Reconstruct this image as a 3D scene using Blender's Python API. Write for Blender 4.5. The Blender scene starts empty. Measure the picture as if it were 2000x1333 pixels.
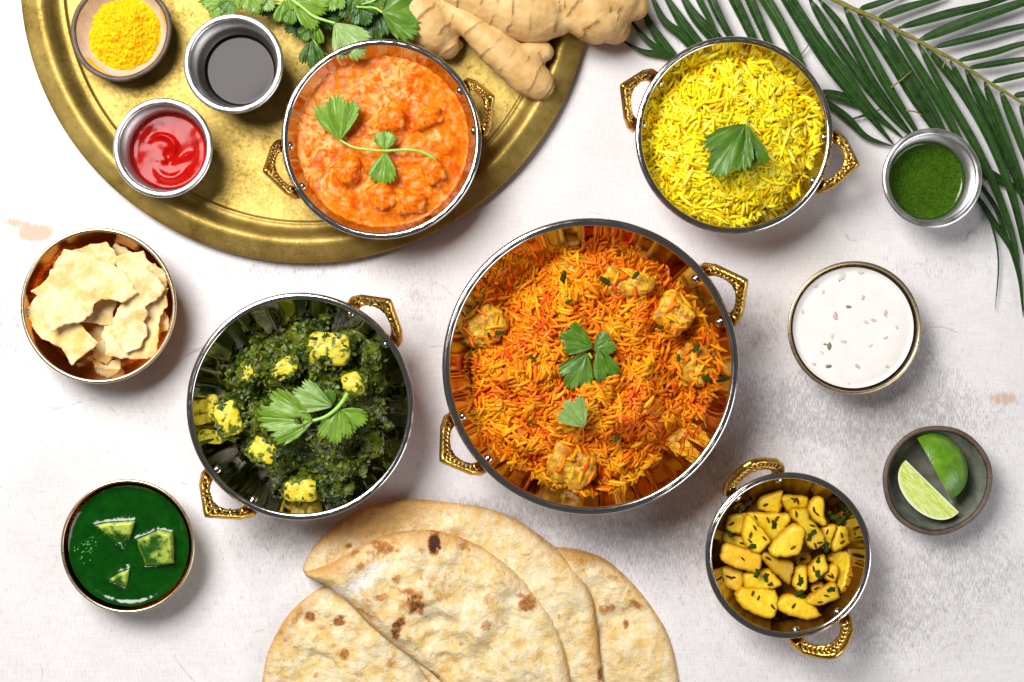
import bpy, math, random
import numpy as np
from mathutils import Vector, Matrix
from mathutils.geometry import delaunay_2d_cdt

# ------------------------------------------------------------------ camera, world, lamps, exposure
S = 0.00035            # metres per unit used below (one unit = one photograph pixel on the table)
H = 2857.0             # camera height above the table in those units
scene = bpy.context.scene
col = scene.collection
cam_d = bpy.data.cameras.new("camera")
cam_d.sensor_width = 36.0
cam_d.lens = 36.0 * H / 2000.0
cam_d.clip_start = 0.01
cam_d.clip_end = 50.0
cam = bpy.data.objects.new("camera", cam_d)
cam.location = (0, 0, H * S)
col.objects.link(cam)
scene.camera = cam

world = bpy.data.worlds.new("World")
scene.world = world
world.use_nodes = True
world.node_tree.nodes["Background"].inputs[0].default_value = (1.0, 0.98, 0.96, 1)
world.node_tree.nodes["Background"].inputs[1].default_value = 0.075


def area(name, loc, target, sx, sy, power, color, spread=180):
    d = bpy.data.lights.new(name, "AREA")
    d.shape = "RECTANGLE"
    d.size = sx
    d.size_y = sy
    d.energy = power
    d.color = color
    d.spread = math.radians(spread)
    o = bpy.data.objects.new(name, d)
    o.location = loc
    o.rotation_euler = (Vector(target) - Vector(loc)).to_track_quat("-Z", "Y").to_euler()
    col.objects.link(o)
    return o


area("window_light", (-0.56, 0.60, 1.08), (0.0, 0.0, 0.0), 0.70, 0.70, 26.0, (1.0, 0.98, 0.96))
area("fill_lamp", (1.25, -0.85, 0.75), (0.0, 0.0, 0.0), 1.3, 0.7, 10.0, (0.97, 0.97, 1.0))  # added fill lamp, out of view, lifts the shadows

scene.view_settings.view_transform = "Standard"
scene.view_settings.look = "None"
scene.view_settings.exposure = 0.28
scene.view_settings.gamma = 1.0
scene.cycles.max_bounces = 12
scene.cycles.diffuse_bounces = 7
scene.cycles.glossy_bounces = 6

rng = np.random.default_rng(7)
random.seed(7)

# ------------------------------------------------------------------ numeric helpers


def _h(ix, iy, iz, seed):
    n = (ix * 374761393 + iy * 668265263 + iz * 2147483647 + seed * 974711) & 0xFFFFFFFF
    n = ((n ^ (n >> 13)) * 1274126177) & 0xFFFFFFFF
    n = ((n ^ (n >> 16)) * 2246822519) & 0xFFFFFFFF
    return ((n ^ (n >> 15)) & 0xFFFFFF) / float(0xFFFFFF)


def vnoise(x, y, z=0.0, seed=0):
    x = np.asarray(x, float)
    y = np.asarray(y, float) + 0 * x
    z = np.asarray(z, float) + 0 * x
    ix, iy, iz = np.floor(x).astype(np.int64), np.floor(y).astype(np.int64), np.floor(z).astype(np.int64)
    fx, fy, fz = x - ix, y - iy, z - iz
    fx, fy, fz = [f * f * (3 - 2 * f) for f in (fx, fy, fz)]
    r = 0
    for dx in (0, 1):
        for dy in (0, 1):
            for dz in (0, 1):
                w = (fx if dx else 1 - fx) * (fy if dy else 1 - fy) * (fz if dz else 1 - fz)
                r = r + w * _h(ix + dx, iy + dy, iz + dz, seed)
    return r


def fbm(x, y, z=0.0, o=4, seed=0, g=0.5):
    a, s, t = 1.0, 0.0, 0.0
    for i in range(o):
        s = s + a * vnoise(np.asarray(x) * 2 ** i, np.asarray(y) * 2 ** i, np.asarray(z) * 2 ** i, seed + 17 * i)
        t += a
        a *= g
    return s / t


def ridged(x, y, o=4, seed=0):
    a, s, t = 1.0, 0.0, 0.0
    for i in range(o):
        s = s + a * (1 - np.abs(2 * vnoise(np.asarray(x) * 2 ** i, np.asarray(y) * 2 ** i, 0, seed + 13 * i) - 1))
        t += a
        a *= 0.5
    return s / t


def W(px, py, z=0.0):
    k = (H - z) / H
    return np.array([(px - 1000.0) * k, (666.5 - py) * k, z])


def WP(pts, off=(0, 0), sc=1.0, z=0.0):
    p = np.array(pts, float) / sc + np.array(off, float)
    k = (H - z) / H
    return np.c_[(p[:, 0] - 1000.0) * k, (666.5 - p[:, 1]) * k]


def lin(c):
    if isinstance(c, str):
        c = [int(c[i:i + 2], 16) / 255 for i in (0, 2, 4)]
        c = [x / 12.92 if x <= 0.04045 else ((x + 0.055) / 1.055) ** 2.4 for x in c]
    return (*c[:3], 1.0)


# ------------------------------------------------------------------ mesh helpers


def mk(verts, faces, name="mesh", smooth=True, mats=None, tint=None, attrs=None, matidx=None):
    me = bpy.data.meshes.new(name)
    v = np.asarray(verts, float) * S
    me.from_pydata(v.tolist(), [], faces.tolist() if isinstance(faces, np.ndarray) else faces)
    if smooth:
        me.polygons.foreach_set("use_smooth", [True] * len(me.polygons))
    for m in (mats if isinstance(mats, (list, tuple)) else [mats] if mats else []):
        me.materials.append(m)
    if matidx is not None:
        me.polygons.foreach_set("material_index", list(matidx))
    if tint is not None:
        t = np.ones((len(v), 4))
        t[:, :3] = np.asarray(tint)[:, :3]
        a = me.color_attributes.new("tint", "FLOAT_COLOR", "POINT")
        a.data.foreach_set("color", t.ravel())
    for k, arr in (attrs or {}).items():
        a = me.attributes.new(k, "FLOAT", "POINT")
        a.data.foreach_set("value", np.asarray(arr, float).ravel())
    me.update()
    return me


def tag(o, label, cat, group=None, kind=None):
    o["label"] = label
    o["category"] = cat
    if group:
        o["group"] = group
    if kind:
        o["kind"] = kind
    return o


def link(name, me, parent=None, loc=(0, 0, 0), rot=(0, 0, 0), scale=1.0):
    o = bpy.data.objects.new(name, me)
    o.location = np.asarray(loc, float) * S
    o.rotation_euler = rot
    o.scale = (scale,) * 3 if np.isscalar(scale) else scale
    if parent is not None:
        o.parent = parent
    col.objects.link(o)
    return o


def empty(name, loc, label, cat, group=None):
    o = link(name, None, None, loc)
    o.empty_display_size = 0.01
    return tag(o, label, cat, group)


def solid(o, t):
    m = o.modifiers.new("thickness", "SOLIDIFY")
    m.thickness = t * S
    m.offset = 0
    return o


def lathe(prof, n=128, sx=1.0, sy=1.0, flute=0.0, nfl=48, closed=False):
    prof = np.array(prof, float)
    a = np.arange(n) * 2 * math.pi / n
    m = len(prof)
    r = prof[:, 0][:, None] * np.ones(n)
    if flute:
        r = r + flute * np.cos(a * nfl)[None, :] * np.clip(prof[:, 0:1] / prof[:, 0].max(), 0, 1)
    v = np.stack([r * np.cos(a) * sx, r * np.sin(a) * sy, prof[:, 1][:, None] + 0 * r], -1).reshape(-1, 3)
    f = []
    for i in range(m if closed else m - 1):
        j = (i + 1) % m
        for k in range(n):
            l = (k + 1) % n
            f.append((i * n + k, i * n + l, j * n + l, j * n + k))
    return v, f


def spline(pts, n):
    p = np.array(pts, float)
    p = np.vstack([2 * p[0] - p[1], p, 2 * p[-1] - p[-2]])
    out = []
    segs = len(p) - 3
    for t in np.linspace(0, segs - 1e-6, n):
        i = int(t)
        u = t - i
        a, b, c, d = p[i:i + 4]
        out.append(0.5 * ((2 * b) + (-a + c) * u + (2 * a - 5 * b + 4 * c - d) * u * u + (-a + 3 * b - 3 * c + d) * u ** 3))
    return np.array(out)


def tube(pts, rad, n=8, cap=True):
    p = np.array(pts, float)
    rad = np.broadcast_to(np.asarray(rad, float), (len(p),))
    t = np.gradient(p, axis=0)
    t /= np.linalg.norm(t, axis=1)[:, None] + 1e-9
    up = np.array([0, 0, 1.0]) if abs(t[0][2]) < 0.9 else np.array([1.0, 0, 0])
    v, f = [], []
    a = np.arange(n) * 2 * math.pi / n
    for i in range(len(p)):
        s = np.cross(t[i], up)
        s /= np.linalg.norm(s) + 1e-9
        up = np.cross(s, t[i])
        v += [p[i] + rad[i] * (math.cos(b) * s + math.sin(b) * up) for b in a]
    for i in range(len(p) - 1):
        for k in range(n):
            l = (k + 1) % n
            f.append((i * n + k, (i + 1) * n + k, (i + 1) * n + l, i * n + l))
    if cap:
        f.append(tuple(range(n)))
        f.append(tuple(range((len(p) - 1) * n, len(p) * n))[::-1])
    return np.array(v), f


def join(parts):
    V, F, o = [], [], 0
    for v, f in parts:
        V.append(np.asarray(v))
        F += [tuple(i + o for i in q) for q in f]
        o += len(v)
    return np.vstack(V), F


def densify(poly, step, jit=0.0, smooth=0, rg=rng):
    p = np.array(poly, float)
    if smooth:
        n = len(p)
        q = []
        for i in range(n):
            a, b, c, d = p[i - 1], p[i], p[(i + 1) % n], p[(i + 2) % n]
            for u in np.arange(0, 1, 1.0 / smooth):
                q.append(0.5 * ((2 * b) + (-a + c) * u + (2 * a - 5 * b + 4 * c - d) * u * u + (-a + 3 * b - 3 * c + d) * u ** 3))
        p = np.array(q)
    out = []
    for i in range(len(p)):
        a, b = p[i], p[(i + 1) % len(p)]
        m = max(1, int(round(np.linalg.norm(b - a) / step)))
        for k in range(m):
            out.append(a + (b - a) * k / m)
    out = np.array(out)
    if jit:
        out = out + jit * 2 * (np.c_[vnoise(out[:, 0] / 7, out[:, 1] / 7, 0, 5), vnoise(out[:, 0] / 7, out[:, 1] / 7, 0, 9)] - 0.5)
    ar = np.sum(out[:, 0] * np.roll(out[:, 1], -1) - np.roll(out[:, 0], -1) * out[:, 1])
    return out if ar > 0 else out[::-1]


def inside(P, poly):
    x, y = P[:, 0], P[:, 1]
    r = np.zeros(len(P), bool)
    for i in range(len(poly)):
        x1, y1 = poly[i - 1]
        x2, y2 = poly[i]
        if y1 == y2:
            continue
        c = ((y1 > y) != (y2 > y)) & (x < (x2 - x1) * (y - y1) / (y2 - y1) + x1)
        r ^= c
    return r


def edge_dist(P, poly):
    out = np.full(len(P), 1e9)
    for s in range(0, len(P), 4000):
        q = P[s:s + 4000]
        a = poly
        b = np.roll(poly, -1, 0)
        ab = b - a
        t = np.clip(((q[:, None, :] - a) * ab).sum(-1) / ((ab * ab).sum(-1) + 1e-9), 0, 1)
        d = np.linalg.norm(q[:, None, :] - (a + t[..., None] * ab), axis=-1)
        out[s:s + 4000] = d.min(1)
    return out


def sheet(outline, step, ztop, zbot, jit=0.0, smooth=0, holes=None):
    """closed body between two height functions over an outline: returns verts, faces, (x, y, d) of each, n_top"""
    ol = densify(outline, step, jit, smooth)
    lo, hi = ol.min(0), ol.max(0)
    gx, gy = np.meshgrid(np.arange(lo[0], hi[0], step), np.arange(lo[1], hi[1], step * 0.87))
    gx[1::2] += step / 2
    g = np.c_[gx.ravel(), gy.ravel()]
    g += (np.c_[vnoise(g[:, 0] * 1.7, g[:, 1] * 1.3, 0, 3), vnoise(g[:, 0] * 1.3, g[:, 1] * 1.9, 0, 4)] - 0.5) * step * 0.4
    g = g[inside(g, ol)]
    g = g[edge_dist(g, ol) > step * 0.55]
    P = np.vstack([ol, g])
    r = delaunay_2d_cdt([Vector(p) for p in P], [], [list(range(len(ol)))], 1, 1e-4)
    V = np.array([(v[0], v[1]) for v in r[0]])
    F = [tuple(f) for f in r[2]]
    d = edge_dist(V, ol)
    n = len(V)
    zt, zb = ztop(V[:, 0], V[:, 1], d), zbot(V[:, 0], V[:, 1], d)
    verts = np.vstack([np.c_[V, zt], np.c_[V, zb]])
    edges = {}
    FF = []
    for f in F:
        a, b, c = V[f[0]], V[f[1]], V[f[2]]
        if (b[0] - a[0]) * (c[1] - a[1]) - (b[1] - a[1]) * (c[0] - a[0]) < 0:
            f = f[::-1]
        FF.append(f)
        for i in range(len(f)):
            edges[(f[i], f[(i + 1) % len(f)])] = 1
    faces = FF + [tuple(i + n for i in f[::-1]) for f in FF]
    for (a, b) in edges:
        if (b, a) not in edges:
            faces.append((b, a, a + n, b + n))
    return verts, faces, (V[:, 0], V[:, 1], d), n


def polar(R, zf, nr=40, na=96, rmaxf=None):
    a = np.arange(na) * 2 * math.pi / na
    rr = np.linspace(0, 1, nr + 1)[1:]
    rm = rmaxf(a) if rmaxf else R + 0 * a
    x = (rr[:, None] * rm * np.cos(a)).ravel()
    y = (rr[:, None] * rm * np.sin(a)).ravel()
    x = np.r_[0, x]
    y = np.r_[0, y]
    z = zf(x, y)
    f = [(0, 1 + k, 1 + (k + 1) % na) for k in range(na)]
    for i in range(nr - 1):
        for k in range(na):
            l = (k + 1) % na
            f.append((1 + i * na + k, 1 + (i + 1) * na + k, 1 + (i + 1) * na + l, 1 + i * na + l))
    return np.c_[x, y, z], f


def blob(sx, sy, sz, amp, freq, seed, nu=20, nv=12, box=2.0):
    V, F = [], []
    for i in range(nv + 1):
        ph = math.pi * i / nv
        for k in range(nu):
            th = 2 * math.pi * k / nu
            V.append((math.sin(ph) * math.cos(th), math.sin(ph) * math.sin(th), math.cos(ph)))
    V = np.array(V)
    nrm = (np.abs(V) ** box).sum(1) ** (1 / box)
    V = V / nrm[:, None]
    k = 1 + amp * (2 * fbm(V[:, 0] * freq + 9, V[:, 1] * freq + 9, V[:, 2] * freq + 9, 3, seed) - 1)
    V = V * k[:, None] * np.array([sx, sy, sz])
    for i in range(nv):
        for j in range(nu):
            l = (j + 1) % nu
            F.append((i * nu + j, (i + 1) * nu + j, (i + 1) * nu + l, i * nu + l))
    return V, F


# ------------------------------------------------------------------ material helpers
class M:
    def __init__(s, name, **kw):
        s.m = bpy.data.materials.new(name)
        s.m.use_nodes = True
        s.nt = s.m.node_tree
        s.b = s.nt.nodes["Principled BSDF"]
        s.co = None
        for k, v in kw.items():
            s.set(k, v)

    def set(s, k, v):
        names = dict(base="Base Color", rough="Roughness", metal="Metallic", ior="IOR", coat="Coat Weight", coatr="Coat Roughness",
                     spec="Specular IOR Level", sss="Subsurface Weight", sssr="Subsurface Radius", ssss="Subsurface Scale",
                     aniso="Anisotropic", trans="Transmission Weight", normal="Normal", sheen="Sheen Weight", coatn="Coat Normal",
                     tintc="Specular Tint", alpha="Alpha")
        i = s.b.inputs[names[k]]
        if isinstance(v, bpy.types.NodeSocket):
            s.nt.links.new(v, i)
        elif isinstance(v, (str, tuple)) and k in ("base", "tintc"):
            i.default_value = lin(v)
        else:
            i.default_value = v
        return s

    def n(s, t, **kw):
        nd = s.nt.nodes.new(t)
        for k, v in kw.items():
            setattr(nd, k, v)
        return nd

    def inp(s, nd, i, v):
        i = nd.inputs[i]
        if isinstance(v, bpy.types.NodeSocket):
            s.nt.links.new(v, i)
        elif isinstance(v, str):
            i.default_value = lin(v)
        elif v is not None:
            i.default_value = v

    def coord(s, scale=(1, 1, 1), rot=(0, 0, 0), loc=(0, 0, 0)):
        """object coordinates in the units of this script"""
        if s.co is None:
            s.co = s.n("ShaderNodeTexCoord").outputs["Object"]
        mp = s.n("ShaderNodeMapping")
        s.inp(mp, 0, s.co)
        mp.inputs["Scale"].default_value = tuple(c / S for c in scale)
        mp.inputs["Rotation"].default_value = rot
        mp.inputs["Location"].default_value = loc
        return mp.outputs[0]

    def noise(s, size, detail=4, rough=0.55, dist=0.0, stretch=(1, 1, 1), rot=(0, 0, 0), loc=(0, 0, 0), vec=None):
        nd = s.n("ShaderNodeTexNoise")
        v = s.coord(tuple(c / size for c in stretch), rot, loc) if vec is None else vec
        s.inp(nd, "Vector", v)
        nd.inputs["Scale"].default_value = 1.0
        nd.inputs["Detail"].default_value = detail
        nd.inputs["Roughness"].default_value = rough
        nd.inputs["Distortion"].default_value = dist
        return nd.outputs[0]

    def voro(s, size, feature="F1", stretch=(1, 1, 1), out=0, rnd=1.0):
        nd = s.n("ShaderNodeTexVoronoi", feature=feature)
        s.inp(nd, "Vector", s.coord(tuple(c / size for c in stretch)))
        nd.inputs["Scale"].default_value = 1.0
        nd.inputs["Randomness"].default_value = rnd
        return nd.outputs[out]

    def ramp(s, f, lo, hi, a=0.0, b=1.0):
        nd = s.n("ShaderNodeMapRange")
        s.inp(nd, 0, f)
        nd.inputs[1].default_value = lo
        nd.inputs[2].default_value = hi
        nd.inputs[3].default_value = a
        nd.inputs[4].default_value = b
        return nd.outputs[0]

    def mix(s, f, a, b, mode="MIX"):
        nd = s.n("ShaderNodeMix", data_type="RGBA", blend_type=mode)
        s.inp(nd, 0, f)
        s.inp(nd, 6, a)
        s.inp(nd, 7, b)
        return nd.outputs[2]

    def math(s, op, a, b=None, clamp=False):
        nd = s.n("ShaderNodeMath", operation=op, use_clamp=clamp)
        s.inp(nd, 0, a)
        s.inp(nd, 1, b)
        return nd.outputs[0]

    def attr(s, name, out=2):
        nd = s.n("ShaderNodeAttribute", attribute_name=name)
        return nd.outputs["Color" if out == 0 else "Fac"]

    def rand(s):
        return s.n("ShaderNodeObjectInfo").outputs["Random"]

    def bump(s, h, dist, strength=1.0, prev=None):
        nd = s.n("ShaderNodeBump")
        nd.inputs["Strength"].default_value = strength
        nd.inputs["Distance"].default_value = dist * S
        s.inp(nd, "Height", h)
        if prev is not None:
            s.nt.links.new(prev, nd.inputs["Normal"])
        return nd.outputs[0]


def mat_table():
    m = M("painted_board", rough=0.62, spec=0.35)
    streak = m.noise(2.2, 3, 0.6, 0.0, (1, 0.09, 1))
    streak2 = m.noise(3.5, 3, 0.6, 0.0, (0.06, 1, 1))
    cloth = m.math("ADD", m.math("MULTIPLY", streak, 0.6), m.math("MULTIPLY", streak2, 0.4))
    cloud = m.noise(120, 5, 0.6)
    wear_falloff = m.attr("wear_falloff")
    tan = m.attr("tan")
    base = m.mix(m.ramp(cloud, 0.35, 0.7), (0.78, 0.76, 0.76, 1), (0.70, 0.675, 0.675, 1))
    # worn streaks, thickened by painted light falloff towards the bottom and right
    fine = m.noise(2.6, 4, 0.72, 0.2, (1.6, 0.20, 1))
    blot = m.noise(18, 7, 0.72, 0.2, (1, 0.7, 1))
    mask = m.math("ADD", m.math("MULTIPLY", fine, 0.68), m.math("MULTIPLY", blot, 0.32))
    k = m.math("MULTIPLY", m.ramp(m.math("ADD", mask, m.math("MULTIPLY", wear_falloff, 0.24)), 0.60, 0.72), 0.72, True)
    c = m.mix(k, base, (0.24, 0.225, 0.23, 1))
    specks = m.ramp(m.noise(2.2, 2, 0.5, 0, (1, 0.4, 1)), 0.70, 0.78)
    c = m.mix(m.math("MULTIPLY", specks, m.ramp(m.noise(60, 3), 0.45, 0.7)), c, (0.16, 0.13, 0.12, 1))
    kt = m.ramp(m.math("ADD", m.math("MULTIPLY", m.noise(6, 5, 0.7, 0, (0.8, 0.3, 1)), 0.5), m.math("MULTIPLY", tan, 0.6)), 0.52, 0.66)
    c = m.mix(m.math("MULTIPLY", kt, 0.9), c, (0.56, 0.38, 0.25, 1))
    # thin scratches: contour lines of a smooth noise, only where the noise mask allows
    cont = m.math("ABSOLUTE", m.math("SUBTRACT", m.noise(210, 1, 0.4, 0.2, (0.7, 1, 1)), 0.5))
    line = m.ramp(cont, 0.0, 0.0035, 1, 0)
    gate = m.ramp(m.noise(55, 3, 0.6, 0, (1, 1, 1), loc=(5, 3, 1)), 0.54, 0.62)
    c = m.mix(m.math("MULTIPLY", m.math("MULTIPLY", line, gate), 0.5), c, (0.2, 0.19, 0.2, 1))
    c = m.mix(m.ramp(cloth, 0.35, 0.7, 0.0, 0.45), c, (0.45, 0.42, 0.43, 1))
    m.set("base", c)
    m.set("normal", m.bump(cloth, 0.9, 0.6))
    return m.m


def mat_steel(name, brushed=False, base=(0.72, 0.70, 0.68), rough=0.09):
    m = M(name, metal=1.0, base=base)
    if brushed:
        n = m.noise(1.6, 3, 0.6, 0, (0.12, 0.12, 2.2))
        m.set("rough", m.ramp(n, 0.3, 0.7, rough, rough + 0.12))
        m.set("normal", m.bump(n, 0.5, 0.6))
        m.set("base", m.mix(m.ramp(n, 0.3, 0.7), (base[0] * 0.75, base[1] * 0.75, base[2] * 0.75, 1), (*base, 1)))
    else:
        n = m.noise(30, 3)
        m.set("rough", m.ramp(n, 0.3, 0.7, rough * 0.7, rough * 1.3))
    return m.m


def mat_brass(name, c1, c2, rough, tarn=0.0):
    m = M(name, metal=1.0)
    n = m.noise(60, 6, 0.65)
    f = m.noise(7, 6, 0.75)
    c = m.mix(m.ramp(n, 0.35, 0.65), (*c1, 1), (*c2, 1))
    if tarn:
        k = m.ramp(m.math("ADD", m.math("MULTIPLY", f, 0.55), m.math("MULTIPLY", n, 0.45)), 0.54, 0.66)
        c = m.mix(m.math("MULTIPLY", k, tarn), c, (0.16, 0.10, 0.035, 1))
        sp = m.ramp(m.noise(5, 3, 0.6), 0.66, 0.74)
        c = m.mix(m.math("MULTIPLY", sp, tarn), c, (0.07, 0.05, 0.03, 1))
        li = m.math("ABSOLUTE", m.math("SUBTRACT", m.noise(150, 1, 0.3, 0, (1, 0.5, 1), (0, 0, 0.6)), 0.5))
        c = m.mix(m.math("MULTIPLY", m.ramp(li, 0.0, 0.0025, 1, 0), 0.35), c, (0.1, 0.07, 0.03, 1))
    if name == "cast_brass":
        c = m.mix(m.math("MULTIPLY", m.attr("recess"), 0.8), c, (0.10, 0.045, 0.01, 1))
    m.set("base", c)
    m.set("rough", m.ramp(f, 0.3, 0.75, rough, rough + 0.22))
    m.set("normal", m.bump(f, 0.6, 0.12 if "relief" in name or "cast" in name else 0.35))
    return m.m


MT = {}
MT["table"] = mat_table()
MT["steel"] = mat_steel("polished_steel", base=(0.44, 0.38, 0.32), rough=0.06)
MT["rim"] = mat_steel("rim_steel", base=(0.58, 0.57, 0.56), rough=0.15)
MT["brushed"] = mat_steel("brushed_steel", True, (0.66, 0.65, 0.64), 0.34)
MT["copper"] = mat_brass("copper_shell", (0.72, 0.36, 0.2), (0.6, 0.28, 0.14), 0.2)
MT["handle"] = mat_brass("cast_brass", (0.72, 0.46, 0.11), (0.55, 0.32, 0.06), 0.20, 0.0)
MT["relief"] = mat_brass("worn_relief_brass", (0.80, 0.56, 0.18), (0.66, 0.42, 0.10), 0.22, 0.0)
MT["tray"] = mat_brass("old_brass", (0.46, 0.335, 0.10), (0.30, 0.205, 0.045), 0.48, 0.95)
MT["bowl_copper"] = mat_brass("amber_brass", (0.62, 0.30, 0.09), (0.52, 0.22, 0.06), 0.1)
MT["bowl_pale"] = mat_brass("pale_brass", (0.72, 0.60, 0.40), (0.62, 0.50, 0.31), 0.22)


def mat_ceramic(name, c, c2, speck, rough=0.35, sp=0.5):
    m = M(name, rough=rough)
    b = m.mix(m.ramp(m.noise(25, 5, 0.6), 0.35, 0.65), c, c2)
    k = m.ramp(m.noise(3.0, 4, 0.7), 0.60, 0.70)
    m.set("base", m.mix(m.math("MULTIPLY", k, sp), b, speck))
    m.set("normal", m.bump(m.noise(5, 4), 2.0 if "dark" in name else 0.8, 0.6))
    return m.m


MT["cer_beige"] = mat_ceramic("beige_glaze", (0.62, 0.50, 0.42, 1), (0.50, 0.39, 0.32, 1), (0.3, 0.2, 0.14, 1), 0.3, 0.35)
MT["cer_dark"] = mat_ceramic("dark_stoneware", (0.07, 0.045, 0.032, 1), (0.13, 0.085, 0.06, 1), (0.36, 0.27, 0.2, 1), 0.55, 0.8)
MT["cer_grey"] = mat_ceramic("grey_green_glaze", (0.10, 0.105, 0.08, 1), (0.20, 0.205, 0.17, 1), (0.07, 0.06, 0.05, 1), 0.25, 0.5)


def mat_powder():
    m = M("turmeric", rough=0.95, spec=0.1)
    n = m.noise(9, 6, 0.7)
    m.set("base", m.mix(m.ramp(n, 0.3, 0.7), (0.90, 0.42, 0.004, 1), (0.93, 0.60, 0.008, 1)))
    m.set("normal", m.bump(m.noise(2.5, 5, 0.75), 3.0, 0.8))
    return m.m


MT["powder"] = mat_powder()


def mat_tint(name, rough=0.4, sss=0.0, bump=0.5, size=3, var=0.0, coat=0.0, spec=0.5, radius=(0.004, 0.002, 0.001)):
    m = M(name, rough=rough, coat=coat, coatr=0.12, spec=spec)
    c = m.attr("tint", 0)
    n = m.noise(size, 4, 0.6)
    if "potato" in name:
        c = m.mix(m.math("MULTIPLY", m.ramp(m.noise(1.8, 2, 0.5), 0.66, 0.73), 0.7), c, (0.22, 0.07, 0.006, 1))
        c = m.mix(m.ramp(m.noise(11, 4, 0.7), 0.55, 0.75, 0, 0.6), c, (0.60, 0.25, 0.006, 1))
    if var:
        c = m.mix(m.ramp(n, 0.3, 0.7, var, 0), c, (0, 0, 0, 1))
        c2 = m.n("ShaderNodeHueSaturation")
        m.inp(c2, "Color", c)
        m.inp(c2, "Value", m.ramp(m.rand(), 0, 1, 0.88, 1.12))
        c = c2.outputs[0]
    m.set("base", c)
    if sss:
        m.set("sss", sss)
        m.set("sssr", radius)
        m.set("ssss", 1.0)
    if bump:
        m.set("normal", m.bump(n, bump, 0.5))
    return m.m


MT["rice"] = mat_tint("rice_grain", 0.38, 0.4, 0.3, 5, 0.0, 0.0, 0.22, (0.0030, 0.0016, 0.0002))
MT["spinach"] = mat_tint("cooked_spinach", 0.38, 0, 1.2, 2.5, 0.3, 0.0, 0.35)
MT["flesh"] = mat_tint("cooked_pieces", 0.42, 0, 1.6, 5, 0.22, 0.0, 0.35)
MT["potato"] = mat_tint("boiled_potato", 0.42, 0.15, 1.6, 5, 0.16, 0.0, 0.4, (0.003, 0.0015, 0.0003))
_pm = MT["potato"]


def mat_leaf():
    m = M("coriander_leaf", rough=0.42, coat=0.15, coatr=0.3)
    c = m.attr("tint", 0)
    v = m.attr("vein")
    n = m.noise(10, 4, 0.6)
    c = m.mix(m.ramp(n, 0.3, 0.7, 0.28, 0.0), c, (0.02, 0.09, 0.003, 1))
    c = m.mix(m.math("MULTIPLY", v, 0.28), c, (0.42, 0.60, 0.16, 1))
    m.set("base", c)
    tr = m.n("ShaderNodeBsdfTranslucent")
    m.inp(tr, 0, c)
    mx = m.n("ShaderNodeMixShader")
    mx.inputs[0].default_value = 0.22
    m.nt.links.new(m.b.outputs[0], mx.inputs[1])
    m.nt.links.new(tr.outputs[0], mx.inputs[2])
    m.nt.links.new(mx.outputs[0], m.nt.nodes["Material Output"].inputs[0])
    h = m.math("ADD", m.math("MULTIPLY", v, -0.7), m.math("MULTIPLY", m.noise(4, 3), 0.4))
    m.set("normal", m.bump(h, 1.6, 0.6))
    return m.m


MT["leaf"] = mat_leaf()


def mat_palm():
    m = M("palm_leaflet", rough=0.34, coat=0.25, coatr=0.25)
    c = m.mix(m.ramp(m.rand(), 0, 1), (0.008, 0.032, 0.004, 1), (0.024, 0.070, 0.008, 1))
    n = m.noise(14, 5, 0.65)
    c = m.mix(m.ramp(n, 0.4, 0.75), c, (0.028, 0.085, 0.016, 1))
    c = m.mix(m.math("MULTIPLY", m.attr("vein"), 0.6), c, (0.06, 0.13, 0.025, 1))
    m.set("base", c)
    m.set("normal", m.bump(m.attr("rib"), 1.2, 0.6, m.bump(m.noise(3, 4), 0.7, 0.5)))
    m.set("rough", m.ramp(n, 0.3, 0.7, 0.22, 0.42))
    return m.m


MT["palm"] = mat_palm()
_m = M("palm_stem", rough=0.5)
_m.set("base", _m.mix(_m.ramp(_m.noise(8, 4), 0.35, 0.65), (0.13, 0.15, 0.02, 1), (0.26, 0.22, 0.04, 1)))
MT["palm_stem"] = _m.m
_m = M("coriander_stem", rough=0.35)
_m.set("base", _m.mix(_m.ramp(_m.noise(12, 3), 0.35, 0.65), (0.26, 0.50, 0.05, 1), (0.38, 0.62, 0.14, 1)))
MT["stem"] = _m.m


def mat_liquid(name, c1, c2, rough=0.08, size=20, bump=0.3, bsize=20, specks=None, spk=(0.6, 0.72), spsize=2.2, coat=0.0, ior=1.45, f=None):
    m = M(name, rough=rough, coat=coat, coatr=0.03, ior=ior)
    c = m.mix(m.ramp(m.noise(size, 6, 0.65), 0.35, 0.68), c1, c2)
    if specks:
        c = m.mix(m.math("MULTIPLY", m.ramp(m.noise(spsize, 3, 0.6), *spk), 0.75), c, specks)
    m.set("base", c)
    if bump:
        b = m.bump(m.noise(bsize, 3, 0.5), bump, 0.8)
        m.set("normal", b)
        m.set("coatn", b)
    return m.m


MT["soy"] = mat_liquid("soy_sauce", (0.012, 0.006, 0.005, 1), (0.016, 0.008, 0.006, 1), 0.07, 40, 0.0, 20, ior=1.23)
MT["ketchup"] = mat_liquid("ketchup", (0.28, 0.002, 0.001, 1), (0.42, 0.005, 0.002, 1), 0.13, 25, 0.3, 14, coat=0.0, ior=1.26)
MT["chutney"] = mat_liquid("herb_chutney", (0.030, 0.085, 0.003, 1), (0.065, 0.14, 0.005, 1), 0.12, 16, 0.5, 6, (0.008, 0.03, 0.002, 1), (0.50, 0.60), 4.0)
MT["soup"] = mat_liquid("spinach_puree", (0.001, 0.034, 0.001, 1), (0.002, 0.060, 0.0015, 1), 0.12, 30, 0.4, 8, (0.010, 0.10, 0.008, 1), (0.60, 0.74), 3.5)
MT["yogurt"] = mat_liquid("yogurt", (0.77, 0.735, 0.705, 1), (0.83, 0.80, 0.775, 1), 0.22, 40, 1.2, 30, (0.60, 0.57, 0.50, 1), (0.66, 0.80), 9, coat=0.3)


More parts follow.
